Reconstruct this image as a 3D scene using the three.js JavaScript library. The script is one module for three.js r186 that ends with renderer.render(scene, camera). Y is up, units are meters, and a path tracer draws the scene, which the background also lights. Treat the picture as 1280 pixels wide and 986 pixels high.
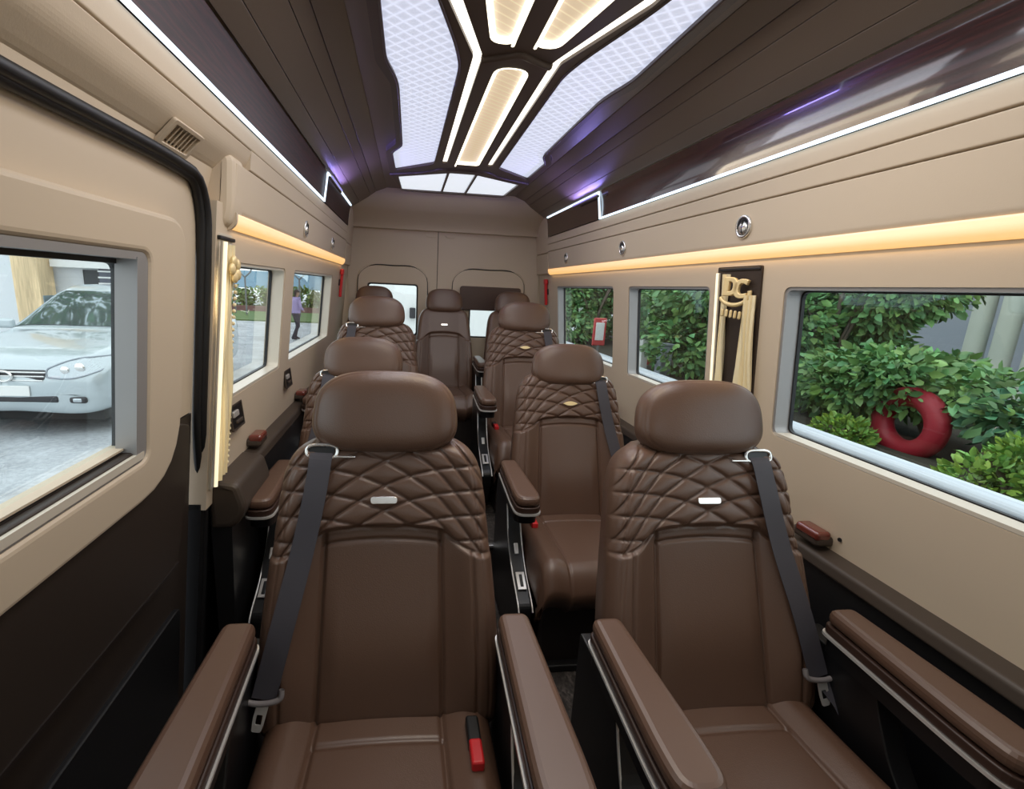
import * as THREE from 'three';
import { RoundedBoxGeometry } from 'three/addons/geometries/RoundedBoxGeometry.js';
import { mergeGeometries, mergeVertices, toCreasedNormals } from 'three/addons/utils/BufferGeometryUtils.js';
import { RectAreaLightUniformsLib } from 'three/addons/lights/RectAreaLightUniformsLib.js';
import { MarchingCubes } from 'three/addons/objects/MarchingCubes.js';
import { FontLoader } from 'three/addons/loaders/FontLoader.js';
import { TextGeometry } from 'three/addons/geometries/TextGeometry.js';

// ------------------------------------------------------------------ camera, sky, exposure
const scene = new THREE.Scene();
const W = 1280, H = 986, F = 600;
const camera = new THREE.PerspectiveCamera(2 * Math.atan(H / 2 / F) * 180 / Math.PI, W / H, 0.02, 400);
camera.position.set(0, 1.45, 0);
camera.rotation.order = 'YXZ';
camera.rotation.set(-12.476 * Math.PI / 180, -6.963 * Math.PI / 180, 0.045);
camera.setViewOffset(W, H, 60, 0, W, H);
scene.add(camera);
scene.background = new THREE.Color().setRGB(1.36, 1.43, 1.52);      // even overcast sky
const renderer = new THREE.WebGLRenderer();
renderer.toneMapping = THREE.LinearToneMapping;
renderer.toneMappingExposure = 1.42;
renderer.shadowMap.enabled = true;
RectAreaLightUniformsLib.init();

// ------------------------------------------------------------------ helpers
function rng(seed) { let a = seed >>> 0; return () => { a = (a + 0x6D2B79F5) | 0; let t = Math.imul(a ^ (a >>> 15), 1 | a); t = (t + Math.imul(t ^ (t >>> 7), 61 | t)) ^ t; return ((t ^ (t >>> 14)) >>> 0) / 4294967296; }; }
const taken = {};
function numbered(n) { const k = taken[n] = (taken[n] ?? -1) + 1; return k ? n + '_' + String(k).padStart(3, '0') : n; }
function mesh(name, geo, mat, parent) {
  const m = new THREE.Mesh(geo, mat); m.castShadow = m.receiveShadow = true;
  if (parent) { m.name = name; parent.add(m); } else { m.name = numbered(name); scene.add(m); }
  return m;
}
function thing(name, label, category, pos = [0, 0, 0], group) {
  const g = new THREE.Group(); g.name = numbered(name); g.position.set(...pos); scene.add(g);
  g.userData = { label, category }; if (group) g.userData.group = group;
  return g;
}
function tag(o, label, category, group) { o.userData.label = label; o.userData.category = category; if (group) o.userData.group = group; return o; }
function struct(name, label, category, pos) { const g = new THREE.Group(); g.name = numbered(name); if (pos) g.position.set(...pos); scene.add(g); g.userData = { kind: 'structure', label, category }; return g; }
function box(w, h, d, x = 0, y = 0, z = 0, r = 0) {
  const g = r ? new RoundedBoxGeometry(w, h, d, 3, Math.min(r, w / 2.02, h / 2.02, d / 2.02)) : new THREE.BoxGeometry(w, h, d);
  g.translate(x, y, z); return g;
}
function merge(list) { return mergeGeometries(list.map(g => { const n = g.index ? g.toNonIndexed() : g; for (const k of Object.keys(n.attributes)) if (!['position', 'normal', 'uv'].includes(k)) n.deleteAttribute(k); return n; })); }
function map(geo, fn, flip) {
  let g = geo.index ? geo.toNonIndexed() : geo; const p = g.attributes.position;
  for (let i = 0; i < p.count; i++) { const q = fn(p.getX(i), p.getY(i), p.getZ(i)); p.setXYZ(i, q[0], q[1], q[2]); }
  if (flip) for (const at of Object.values(g.attributes)) { const n = at.itemSize, a = at.array; for (let i = 0; i < at.count; i += 3) for (let k = 0; k < n; k++) { const t = a[(i + 1) * n + k]; a[(i + 1) * n + k] = a[(i + 2) * n + k]; a[(i + 2) * n + k] = t; } }
  g.computeVertexNormals(); return g;
}
// polygon with rounded corners; r a number or one per corner
function roundPath(pts, r, P = new THREE.Shape()) {
  const n = pts.length;
  for (let i = 0; i < n; i++) {
    const a = pts[(i + n - 1) % n], b = pts[i], c = pts[(i + 1) % n];
    const la = Math.hypot(a[0] - b[0], a[1] - b[1]), lc = Math.hypot(c[0] - b[0], c[1] - b[1]);
    const rr = Math.min(Array.isArray(r) ? r[i] : r, la * .49, lc * .49);
    const p1 = [b[0] + (a[0] - b[0]) / la * rr, b[1] + (a[1] - b[1]) / la * rr], p2 = [b[0] + (c[0] - b[0]) / lc * rr, b[1] + (c[1] - b[1]) / lc * rr];
    if (i === 0) P.moveTo(p1[0], p1[1]); else P.lineTo(p1[0], p1[1]);
    if (rr > 0) P.quadraticCurveTo(b[0], b[1], p2[0], p2[1]);
  }
  P.closePath(); return P;
}
const rect = (x0, x1, y0, y1) => [[x0, y0], [x1, y0], [x1, y1], [x0, y1]];
function extr(shape, depth, bevel = 0, seg = 6) { return new THREE.ExtrudeGeometry(shape, { depth, bevelEnabled: bevel > 0, bevelThickness: bevel, bevelSize: bevel, bevelOffset: -bevel, bevelSegments: 3, curveSegments: seg }); }
// polygon given in x and z, standing from y up by h
function plate(pts, r, y, h, holes = [], bevel = 0) {
  const s = roundPath(pts.map(p => [p[0], -p[1]]), r);
  for (const [hp, hr] of holes) s.holes.push(roundPath(hp.map(p => [p[0], -p[1]]), hr, new THREE.Path()));
  const g = extr(s, h - 2 * bevel, bevel); g.translate(0, 0, bevel); g.rotateX(-Math.PI / 2); g.translate(0, y, 0); return g;
}
// profile in x and y drawn out along z
function along(pts, z0, z1, r = 0, bevel = 0) { const g = extr(roundPath(pts, r), z1 - z0 - 2 * bevel, bevel); g.translate(0, 0, z0 + bevel); return g; }
function tube(pts, r, seg = 40, rad = 8, closed = false) { return new THREE.TubeGeometry(new THREE.CatmullRomCurve3(pts.map(p => new THREE.Vector3(...p)), closed, 'centripetal'), seg, r, rad, closed); }
function interp(tab, x) { if (x <= tab[0][0]) return tab[0][1]; for (let i = 1; i < tab.length; i++) if (x <= tab[i][0]) { const [a, b] = tab[i - 1], [c, d] = tab[i], t = (x - a) / (c - a); return b + (d - b) * t; } return tab[tab.length - 1][1]; }
function smoothTab(tab) { // Catmull-Rom through the table
  return x => { const n = tab.length; if (x <= tab[0][0]) return tab[0][1]; if (x >= tab[n - 1][0]) return tab[n - 1][1]; let i = 1; while (x > tab[i][0]) i++;
    const p0 = tab[Math.max(i - 2, 0)], p1 = tab[i - 1], p2 = tab[i], p3 = tab[Math.min(i + 1, n - 1)], h = p2[0] - p1[0], t = (x - p1[0]) / h;
    const m1 = (p2[1] - p0[1]) / (p2[0] - p0[0] || 1) * h, m2 = (p3[1] - p1[1]) / (p3[0] - p1[0] || 1) * h, t2 = t * t, t3 = t2 * t;
    return (2 * t3 - 3 * t2 + 1) * p1[1] + (t3 - 2 * t2 + t) * m1 + (-2 * t3 + 3 * t2) * p2[1] + (t3 - t2) * m2; };
}
const clamp = (x, a, b) => Math.min(b, Math.max(a, x));
const sstep = (a, b, x) => { const t = clamp((x - a) / (b - a), 0, 1); return t * t * (3 - 2 * t); };

// ------------------------------------------------------------------ textures and materials
function noiseTex(n, seed, fn, srgb) {
  const R = rng(seed), lat = {}; const d = new Uint8Array(n * n * 4);
  const grid = (k) => lat[k] ??= Float32Array.from({ length: k * k }, () => R());
  const vn = (x, y, k) => { const g = grid(k), u = x * k, v = y * k, i = Math.floor(u), j = Math.floor(v), a = u - i, b = v - j, s = a * a * (3 - 2 * a), t = b * b * (3 - 2 * b), q = (p, r) => g[((r % k) + k) % k * k + ((p % k) + k) % k]; return (q(i, j) * (1 - s) + q(i + 1, j) * s) * (1 - t) + (q(i, j + 1) * (1 - s) + q(i + 1, j + 1) * s) * t; };
  for (let y = 0; y < n; y++) for (let x = 0; x < n; x++) { const c = fn(x / n, y / n, vn, R); for (let k = 0; k < 3; k++) d[(y * n + x) * 4 + k] = clamp(Math.round(255 * (Array.isArray(c) ? c[k] : c)), 0, 255); d[(y * n + x) * 4 + 3] = 255; }
  const t = new THREE.DataTexture(d, n, n); t.wrapS = t.wrapT = THREE.RepeatWrapping; t.magFilter = THREE.LinearFilter; t.minFilter = THREE.LinearMipmapLinearFilter; t.generateMipmaps = true; if (srgb) t.colorSpace = THREE.SRGBColorSpace; t.needsUpdate = true; return t;
}
const rep = (t, x, y = x) => { const c = t.clone(); c.repeat.set(x, y); c.needsUpdate = true; return c; };
const lin = (r, g, b) => new THREE.Color().setRGB(r, g, b);
const std = (color, roughness = .6, o = {}) => new THREE.MeshStandardMaterial({ color, roughness, ...o });
const phys = (color, roughness = .5, o = {}) => new THREE.MeshPhysicalMaterial({ color, roughness, ...o });
const grainT = noiseTex(256, 3, (x, y, v) => .55 * v(x, y, 64) + .3 * v(x, y, 128) + .15 * v(x, y, 16));
const carpetT = noiseTex(256, 5, (x, y, v, R) => { const q = .30 + .5 * v(x, y, 128) * v(x, y, 40) + .15 * R(); return [q, q * .97, q * .95]; }, true);
const waveT = noiseTex(256, 9, (x, y, v) => .6 * v(x, y, 4) + .3 * v(x, y, 8) + .1 * v(x, y, 16));
const woodT = noiseTex(256, 11, (x, y, v) => { const g = .5 + .5 * Math.sin(40 * y + 9 * v(x, y, 4) + 3 * v(x, y, 16)); const k = .55 + .3 * g + .3 * (v(x * .25, y, 128) - .5); return [.30 * k, .135 * k, .125 * k]; }, true);
const asphT = noiseTex(256, 13, (x, y, v, R) => { const q = .62 + .16 * v(x, y, 6) + .1 * v(x, y, 64) + .08 * R(); return [q * .98, q, q * 1.02]; }, true);
const stoneT = noiseTex(256, 17, (x, y, v) => { const q = .72 + .2 * v(x, y, 10) + .12 * v(x, y, 50); return [q, q * .88, q * .7]; }, true);
const latticeT = noiseTex(256, 19, (x, y) => { const a = (x + y) * 2, b = (x - y) * 2, da = Math.abs(a - Math.round(a)), db = Math.abs(b - Math.round(b)), q = Math.max(Math.exp(-((da / .13) ** 2)), Math.exp(-((db / .13) ** 2))); const k = .87 + .13 * q; return [k * .97, k * .98, k]; }, true);
const warmT = noiseTex(256, 23, (x, y) => { const a = (x * 2 + y * 3), da = Math.abs(a - Math.round(a)), q = Math.exp(-((da / .07) ** 2)); const k = .80 + .2 * q; return [k, k, k]; }, true);

const M = {
  leather: phys(lin(.112, .061, .040), .38, { bumpMap: rep(grainT, 1), bumpScale: .0003, clearcoat: .22, clearcoatRoughness: .42 }),
  leatherDark: phys(lin(.075, .038, .025), .45, { clearcoat: .1, clearcoatRoughness: .5 }),
  shell: std(lin(.022, .016, .014), .45),
  black: std(lin(.011, .011, .012), .42),
  blackGloss: phys(lin(.006, .006, .007), .36),
  chrome: std(lin(.86, .85, .83), .2, { metalness: .85 }),
  trim: std(lin(.80, .78, .75), .34, { metalness: .55 }),
  armSide: phys(lin(.040, .020, .014), .4),
  silver: std(lin(.74, .72, .69), .32, { metalness: .6 }),
  belt: std(lin(.050, .046, .056), .6),
  beltGuide: std(lin(.20, .18, .18), .4),
  red: std(lin(.62, .02, .025), .35),
  redLens: phys(lin(.16, .03, .02), .12, { clearcoat: 1, clearcoatRoughness: .05 }),
  beige: phys(lin(.62, .51, .38), .62, { bumpMap: rep(grainT, 8), bumpScale: .00008 }),
  beigeDoor: phys(lin(.60, .495, .37), .5),
  ceiling: phys(lin(.165, .121, .090), .42, { bumpMap: rep(grainT, 6), bumpScale: .0001 }),
  fixture: phys(lin(.085, .058, .046), .4),
  groove: std(lin(.05, .04, .03), .8),
  wood: phys(lin(1, 1, 1), .2, { map: rep(woodT, 1, 3), clearcoat: 1, clearcoatRoughness: .04, bumpMap: rep(waveT, .30, .35), bumpScale: .014 }),
  woodMatte: std(lin(1, 1, 1), .5, { map: rep(woodT, 1, 3) }),
  ledge: std(lin(.060, .044, .033), .5),
  doorDark: std(lin(.030, .021, .016), .5),
  carpet: std(lin(.22, .20, .19), .95, { map: rep(carpetT, 3), bumpMap: rep(carpetT, 3), bumpScale: .004 }),
  alu: std(lin(.36, .35, .345), .42, { metalness: .35 }),
  sill: phys(lin(.66, .60, .50), .35),
  rubber: std(lin(.009, .009, .010), .5),
  glass: phys(lin(.93, .97, .96), .0, { transmission: 1, thickness: 0, ior: 1.45 }),
  curtain: phys(lin(.92, .80, .52), .75, { sheen: .4, sheenRoughness: .5, sheenColor: lin(.9, .8, .5) }),
  gold: std(lin(.86, .68, .36), .4, { metalness: .25 }),
  niche: std(lin(.035, .022, .015), .6),
  headPlain: null,
};
M.headLeather = M.leather;
const glow = (r, g, b, k, o = {}) => new THREE.MeshStandardMaterial({ color: lin(.6, .6, .6), roughness: .5, emissive: lin(r, g, b), emissiveIntensity: k / 1.136, ...o });
const G = {
  wing: glow(.80, .84, 1.0, .74, { emissiveMap: rep(latticeT, 9) }),
  bar: glow(.86, .92, 1.0, .68),
  strip: glow(1, .93, .80, 1.5),
  warm: glow(1, .74, .44, .66, { emissiveMap: rep(warmT, 9) }),
  warmEdge: glow(1, .90, .68, 2.0),
  white: glow(.66, .84, 1.0, 1.5),
  yellow: glow(1, .55, .16, .74),
  cream: glow(1, .84, .52, .85),
  purple: glow(.35, .3, 1, .6),
};
function area(name, color, k, w, h, pos, dir) { const l = new THREE.RectAreaLight(color, k, w, h); l.name = name; l.position.set(...pos); l.lookAt(pos[0] + dir[0], pos[1] + dir[1], pos[2] + dir[2]); l.castShadow = true; scene.add(l); return l; }

// ------------------------------------------------------------------ the cabin shell
const CX = .33;                                             // middle of the van
const tumble = y => .1 * (1.49 - Math.min(y, 1.75));       // walls lean in towards the roof
const wx = (s, u, y) => CX + s * (u + tumble(y));
// shape in (-z, y), thickness outwards from u
function wallGeo(s, u, shape, thick, bevel = 0) { const g = extr(shape, thick - 2 * bevel, bevel); g.translate(0, 0, bevel); return map(g, (a, y, d) => [CX + s * (u + d + tumble(y)), y, -a], s < 0); }
function holed(pts, r, holes) { const s = roundPath(pts, r); for (const [h, hr] of holes) s.holes.push(roundPath(h, hr, new THREE.Path())); return s; }
const YB = 1.0, YT = 1.50;                                // window heights
const rightWins = [[-.25, 1.475], [1.87, 2.62], [2.82, 3.95]];
const leftWins = [[1.63, 2.32], [2.49, 3.70]];

{ // floor
  const f = struct('floor', 'dark grey carpeted van floor with a raised rear half', 'floor');
  mesh('carpet', box(2.2, .06, 4.0, CX, -.03, -.4), M.carpet, f);
  mesh('raised_carpet', box(2.2, .20, 1.4, CX, .04, -2.95), M.carpet, f);
  mesh('rear_carpet', box(2.2, .26, 1.0, CX, .07, -4.05), M.carpet, f);
  const e = mesh('step_edge', box(.62, .018, .03, .30, .139, -2.252, .006), M.chrome, f); e.userData.label = 'bright metal step edge';
}
{ // right wall
  const w = struct('wall_right', 'beige right side wall of the van with three windows', 'wall');
  const pts = rect(-.9, 4.5, .66, 1.66);
  mesh('panel', wallGeo(1, .885, holed(pts, 0, rightWins.map(([a, b]) => [rect(a, b, YB, YT), .03])), .075), M.beige, w);
  mesh('lower_panel', wallGeo(1, .90, roundPath(rect(-.9, 4.5, -.05, .68), 0), .06), M.black, w);
  const hole = new THREE.CylinderGeometry(.006, .006, .006, 12); hole.rotateZ(Math.PI / 2); hole.translate(wx(1, .884, .77), .77, -1.163); mesh('screw_cap', hole, M.rubber, w);
}
{ // left wall behind the door
  const w = struct('wall_left', 'beige left side wall of the van behind the sliding door', 'wall');
  mesh('panel', wallGeo(-1, .885, holed(rect(1.50, 4.5, .72, 1.66), 0, leftWins.map(([a, b]) => [rect(a, b, YB + .045, YT), .03])), .075), M.beige, w);
  mesh('lower_panel', wallGeo(-1, .90, roundPath(rect(1.50, 4.5, -.05, .74), 0), .06), M.black, w);
}
function windowUnit(s, a, b, yb, label) {
  const w = struct('window_' + (++windowUnit.n), label, 'window');
  const ring = (m, d0, d1, p) => wallGeo(s, .885 + d0, holed(rect(a, b, yb, YT), .03, [[rect(a + m, b - m, yb + m, YT - m), .025]]), d1 - d0);
  mesh('frame', ring(.010, .004, .062), s > 0 ? M.alu : M.sill, w);
  mesh('gasket', ring(.015, .055, .067), M.rubber, w);
  const sill = roundPath(rect(a + .01, b - .01, yb + .002, yb + .012), .003); mesh('sill', wallGeo(s, .887, sill, .05), M.sill, w);
  mesh('pane', wallGeo(s, .885 + .062, roundPath(rect(a + .01, b - .01, yb + .01, YT - .01), .02), .001), M.glass, w);
  return w;
}
windowUnit.n = 0;
windowUnit(1, ...rightWins[0], YB, 'large right side window looking onto shrubs and a red ring');
windowUnit(1, ...rightWins[1], YB, 'right side window between the gold curtain and the rearmost window');
windowUnit(1, ...rightWins[2], YB, 'rearmost right side window looking onto a hedge and a red sign');
windowUnit(-1, ...leftWins[0], YB + .045, 'left side window just behind the cream curtain');
windowUnit(-1, ...leftWins[1], YB + .045, 'rearmost left side window with a walking person outside');

{ // sliding door on the left
  const d = struct('door_1', 'beige sliding door with a window and a dark lower panel', 'door');
  mesh('upper_skin', wallGeo(-1, .925, holed(rect(-.9, 1.47, 1.055, 1.70), [0, 0, .1, 0], [[rect(.2, 1.175, 1.06, 1.50), .03]]), .04), M.beigeDoor, d);
  mesh('lower_skin', wallGeo(-1, .925, roundPath(rect(-.9, 1.47, -.05, 1.05), 0), .04), M.doorDark, d);
  mesh('inner_panel', wallGeo(-1, .893, holed([[-.9, .915], [1.335, .915], [1.345, 1.585], [-.9, 1.585]], [0, .20, .09, 0], [[rect(.2, 1.165, 1.02, 1.495), .03]]), .036, .012), M.beigeDoor, d);
  mesh('lower_trim', wallGeo(-1, .905, roundPath([[-.9, .62], [1.36, .62], [1.42, .90], [1.42, 1.03], [1.36, 1.05], [-.9, 1.05]], [0, .03, .05, .02, .02, 0]), .022, .006), M.doorDark, d);
  mesh('groove_strip', wallGeo(-1, .902, roundPath(rect(-.9, 1.36, .618, .626), 0), .01), M.shell, d);
  mesh('kick_panel', wallGeo(-1, .91, roundPath(rect(-.9, 1.40, .02, .45), .03), .02, .005), M.black, d);
  const w = struct('window_6', 'sliding door window with a silver car outside', 'window');
  const ring = (m, d0, d1) => wallGeo(-1, .893 + d0, holed(rect(.2, 1.165, 1.02, 1.495), .03, [[rect(.2 + m, 1.165 - m, 1.02 + m, 1.495 - m), .025]]), d1 - d0);
  mesh('frame', ring(.016, .006, .055), M.alu, w);
  mesh('gasket', ring(.026, .045, .068), M.rubber, w);
  mesh('slider_rail', wallGeo(-1, .897, roundPath(rect(1.118, 1.149, 1.03, 1.485), .004), .045), M.alu, w);
  mesh('sill', wallGeo(-1, .896, roundPath(rect(.2, 1.15, 1.026, 1.044), .004), .045), M.sill, w);
  mesh('pane', wallGeo(-1, .893 + .055, roundPath(rect(.21, 1.155, 1.03, 1.485), .02), .001), M.glass, w);
  const sp = [[.9, 1.715], [0, 1.715], [-.8, 1.715], [-1.30, 1.715], [-1.42, 1.70], [-1.475, 1.63], [-1.49, 1.5], [-1.495, 1.2], [-1.50, 1.0], [-1.53, .8], [-1.54, .4], [-1.54, .02]].map(([z, y]) => [wx(-1, .903, y), y, z]);
  const t = struct('trim_1', 'black rubber seal round the sliding door opening', 'seal');
  mesh('seal', tube(sp, .0125, 120, 10), M.rubber, t);
  mesh('seal_channel', tube(sp.map(([x, y, z], i) => [x - .012, y + (i < 6 ? -.010 : 0), z + (i > 4 ? .012 : 0)]), .0125, 120, 10), M.rubber, t);
}
{ // header over the door, from the fascia out to the seal
  const h = struct('trim_2', 'smooth beige header over the sliding door with a small air grille', 'trim');
  mesh('header', along([[CX - .827, 1.8385], [CX - .842, 1.80], [CX - .905, 1.735], [CX - .985, 1.722], [CX - .985, 1.8385]], -1.70, .9, [.004, .05, .05, .01, .01]), M.beige, h);
}
// overhead lockers: fascia below the white light line, closed underneath
function fascia(s, z0, z1, zLow, side) {
  const f = struct('trim_' + (side === 'right' ? 3 : 4), 'padded beige overhead fascia along the ' + side + ' side', 'trim');
  const q = (u, y) => [CX + s * u, y];
  mesh('top_panel', along([q(.822, 1.895), q(.827, 1.842), q(.90, 1.842), q(.90, 1.895)], z0, z1, .005), M.beige, f);
  mesh('middle_panel', along(s < 0 ? [q(.827, 1.842), q(.834, 1.783), q(.90, 1.783), q(.90, 1.842)] : [q(.827, 1.838), q(.834, 1.783), q(.90, 1.783), q(.90, 1.838)], z0, s < 0 ? -1.70 : z1, .005), M.beige, f);
  mesh('bottom_panel', along([q(.834, 1.779), q(.842, 1.70), q(.848, 1.645), q(.862, 1.630), q(.91, 1.630), q(.91, 1.779)], z0, zLow, [.004, .05, .02, .02, 0, 0], .01), M.beige, f);
  mesh('backing', along([q(.86, 1.89), q(.86, 1.64), q(.95, 1.64), q(.95, 1.89)], z0 + .02, zLow - .02), M.groove, f);
  return f;
}
fascia(1, -4.12, .9, .9, 'right');
{ const f = fascia(-1, -4.12, .9, -1.58, 'left');
  // rounded nose where the locker starts behind the door
  mesh('front_nose', along([[CX - .836, 1.80], [CX - .846, 1.65], [CX - .862, 1.595], [CX - .97, 1.595], [CX - .97, 1.80]], -1.67, -1.545, [.03, .05, .03, 0, 0], .028), M.beige, f); }
for (const s of [-1, 1]) { // rear ends of the lockers
  const f = struct('trim_' + (s > 0 ? 5 : 6), 'plain beige locker end beside the rear doors on the ' + (s > 0 ? 'right' : 'left'), 'trim');
  mesh('upper_end', along([[CX + s * .80, 2.05], [CX + s * .838, 1.775], [CX + s * .95, 1.775], [CX + s * .95, 2.05]], -4.50, -4.128, .01, .004), M.beige, f);
  mesh('lower_end', along([[CX + s * .835, 1.771], [CX + s * .85, 1.60], [CX + s * .95, 1.60], [CX + s * .95, 1.771]], -4.50, -4.128, .01, .004), M.beige, f);
}
for (const s of [-1, 1]) { // glossy wood band
  const side = s > 0 ? 'right' : 'left';
  const w = tag(mesh('wood_panel', along([[CX + s * .8185, 1.90], [CX + s * .8180, 1.92], [CX + s * .8165, 1.945], [CX + s * .8135, 1.97], [CX + s * .8095, 2.0], [CX + s * .8035, 2.026], [CX + s * .795, 2.052], [CX + s * .815, 2.056], [CX + s * .838, 1.90]], -4.11, .9), s > 0 ? M.wood : M.woodMatte), s > 0 ? 'long glossy dark red wood panel above the right windows' : 'long satin dark red wood panel above the left windows', 'panel');
  const p = w.geometry.attributes.position, uv = w.geometry.attributes.uv; for (let i = 0; i < p.count; i++) uv.setXY(i, p.getZ(i), (p.getY(i) - 1.9) * 3);
  w.geometry = toCreasedNormals(w.geometry, .5);
  w.userData.kind = 'structure'; w.name = 'trim_' + (s > 0 ? 7 : 8);
  const dz = -2.97;
  const l = thing('light_strip', 'thin cool white LED line under the ' + side + ' wood panel, stepping up near the rear', 'light strip', [0, 0, 0]);
  mesh('led_lower_line', box(.010, .0085, Math.abs(dz) + .6, CX + s * .815, 1.900, dz / 2 + .3), G.white, l);
  mesh('led_upright', along([[CX + s * .819, 1.895], [CX + s * .796, 2.052], [CX + s * .788, 2.052], [CX + s * .811, 1.895]], dz - .006, dz + .006), G.white, l);
  mesh('led_upper_line', box(.010, .010, 1.1, CX + s * .792, 2.046, dz - .55), G.white, l);
  for (const zz of [-.6, -1.8]) area('led_line_light', lin(.66, .84, 1), 1.5, 1.1, .008, [CX + s * .806, 1.90, zz], [-s, -.25, 0]);
}
{ // ceiling: side planks, flat middle, rear soffit
  const c = struct('ceiling', 'brown panelled ceiling with fine long grooves', 'ceiling');
  const yOf = u => u > .55 ? 2.05 + (.79 - u) * .625 : 2.2;
  for (const s of [-1, 1]) for (const [a, b] of [[.786, .7315], [.7295, .6465], [.6445, .6025], [.6005, .52]]) {
    const pa = [CX + s * a, yOf(a)], pb = [CX + s * b, b < .55 ? 2.2 : yOf(b)];
    mesh('plank', along([pa, pb, [pb[0] + s * .01, pb[1] + .02], [pa[0] + s * .01, pa[1] + .02]], -4.15, .9, .0015), M.ceiling, c);
  }
  mesh('middle_panel', box(1.06, .02, 5.05, CX, 2.212, -1.625), M.ceiling, c);
  mesh('roof_backing', box(1.9, .03, 5.4, CX, 2.26, -1.8), M.groove, c);
  const so = new THREE.Shape(); so.moveTo(4.12, 2.235); so.lineTo(4.12, 2.17); so.quadraticCurveTo(4.14, 2.12, 4.25, 2.06); so.quadraticCurveTo(4.42, 1.99, 4.44, 1.93); so.lineTo(4.56, 1.93); so.lineTo(4.56, 2.235); so.closePath();
  const sg = extr(so, 1.9, 0, 12); map(sg, (a, y, d) => [CX - .95 + d, y, -a], true);
  mesh('rear_soffit', toCreasedNormals(sg, .6), M.beige, c);
}
{ // rear doors
  const w = struct('wall_rear', 'beige rear wall frame of the van', 'wall');
  mesh('frame', map(extr(holed(rect(CX - 1.05, CX + 1.05, -.05, 2.2), 0, [[rect(CX - .86, CX + .86, .12, 1.97), .05]]), .06), (x, y, d) => [x, y, -4.53 - d], true), M.beige, w);
  mesh('seam_seal', box(.03, 1.88, .02, .255, 1.04, -4.528), M.rubber, w);
  let n = 1;
  for (const [x0, x1, wl, wr, side] of [[CX - .87, .252, -.37, .083, 'left'], [.258, CX + .87, .56, 1.00, 'right']]) {
    const d = struct('door_' + (++n), 'tall beige rear ' + side + ' door with an arched inner panel', 'door');
    const zf = -4.50;
    mesh('skin', map(extr(holed(rect(x0, x1, .10, 1.98), .01, [[rect(wl, wr, 1.0, 1.463), .03]]), .03), (x, y, q) => [x, y, zf - .03 + q]), M.beige, d);
    const ax0 = side === 'left' ? -.456 : .394, ax1 = side === 'left' ? .17 : 1.068;
    mesh('arched_panel', map(extr(holed(rect(ax0, ax1, .3, 1.615), [.02, .02, .14, .14], [[rect(wl, wr, 1.0, 1.463), .03]]), .002, .006), (x, y, q) => [x, y, zf + q + .006]), M.beige, d);
    const o = [[ax0, .35], [ax0, 1.40], [ax0 + .02, 1.54], [ax0 + .13, 1.615], [(ax0 + ax1) / 2, 1.62], [ax1 - .13, 1.615], [ax1 - .02, 1.54], [ax1, 1.40], [ax1, .35]].map(([x, y]) => [x, y, zf + .010]);
    mesh('panel_gap', tube(o, .005, 80, 6), M.rubber, d);
    mesh('latch_cover', map(new THREE.CylinderGeometry(.05, .05, .012, 24), (x, y, q) => [x + (side === 'left' ? .19 : .335 + .03), q * .5 + 1.905, zf + y + .006]), M.beige, d);
    const win = struct('window_' + (side === 'left' ? 7 : 8), 'rear ' + side + ' door window, bright outside', 'window');
    mesh('gasket', map(extr(holed(rect(wl, wr, 1.0, 1.463), .03, [[rect(wl + .012, wr - .012, 1.012, 1.451), .025]]), .03), (x, y, q) => [x, y, zf - .02 + q]), M.rubber, win);
    mesh('pane', map(extr(roundPath(rect(wl + .005, wr - .005, 1.005, 1.458), .025), .001), (x, y, q) => [x, y, zf - .012 + q]), M.glass, win);
  }
  tag(mesh('window_shade', map(extr(roundPath(rect(.465, 1.03, 1.255, 1.47), .03), .025, .008), (x, y, q) => [x, y, -4.475 + q]), M.leatherDark), 'dark brown padded shade over the top of the rear right window', 'shade');
}
{ // front bulkhead with the windscreen opening behind the camera, and side skins beside the cab
  const w = struct('wall_front', 'front of the van with the windscreen opening', 'wall');
  mesh('bulkhead', map(extr(holed(rect(CX - 1.1, CX + 1.1, -.06, 2.28), 0, [[rect(CX - .62, CX + .62, 1.28, 1.78), .08]]), .05), (x, y, q) => [x, y, .92 + q]), M.beige, w);
  mesh('windscreen', box(1.26, .52, .002, CX, 1.53, .95), M.glass, w);
}
{ const k = struct('trim_9', 'plain outer roof skin', 'trim'); mesh('roof_skin', box(2.2, .03, 5.6, CX, 2.295, -1.8), M.beige, k);
  for (const s of [-1, 1]) mesh('cant_rail', along([[CX + s * .935, 1.60], [CX + s * .80, 2.07], [CX + s * .80, 2.29], [CX + s * 1.1, 2.29], [CX + s * 1.1, 1.60]], -4.58, .95), M.beige, k); }
for (const s of [-1, 1]) { // ledge along each side
  const side = s > 0 ? 'right' : 'left', y = s > 0 ? .725 : .795, z1 = s > 0 ? .9 : -1.56;
  const u = .885 + tumble(y);
  const l = struct('trim_' + (s > 0 ? 10 : 11), 'narrow dark brown ledge under the ' + side + ' windows', 'ledge');
  const q = (du, yy) => [CX + s * (u + du), yy];
  mesh('ledge_cap', along([q(.02, y), q(-.055, y - .012), q(-.062, y - .05), q(.02, y - .05)], -4.2, z1, [.004, .012, .01, 0]), M.ledge, l);
  mesh('ledge_skirt', along([q(.02, y - .052), q(-.050, y - .052), q(-.030, .02), q(.02, .02)], -4.2, z1, .004), M.black, l);
  if (s < 0) mesh('ledge_end', along([q(.02, y + .004), q(-.075, y - .01), q(-.10, y - .10), q(-.06, y - .17), q(.02, y - .17)], -1.86, -1.55, [.004, .02, .03, .03, 0], .02), M.ledge, l);
}

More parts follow.
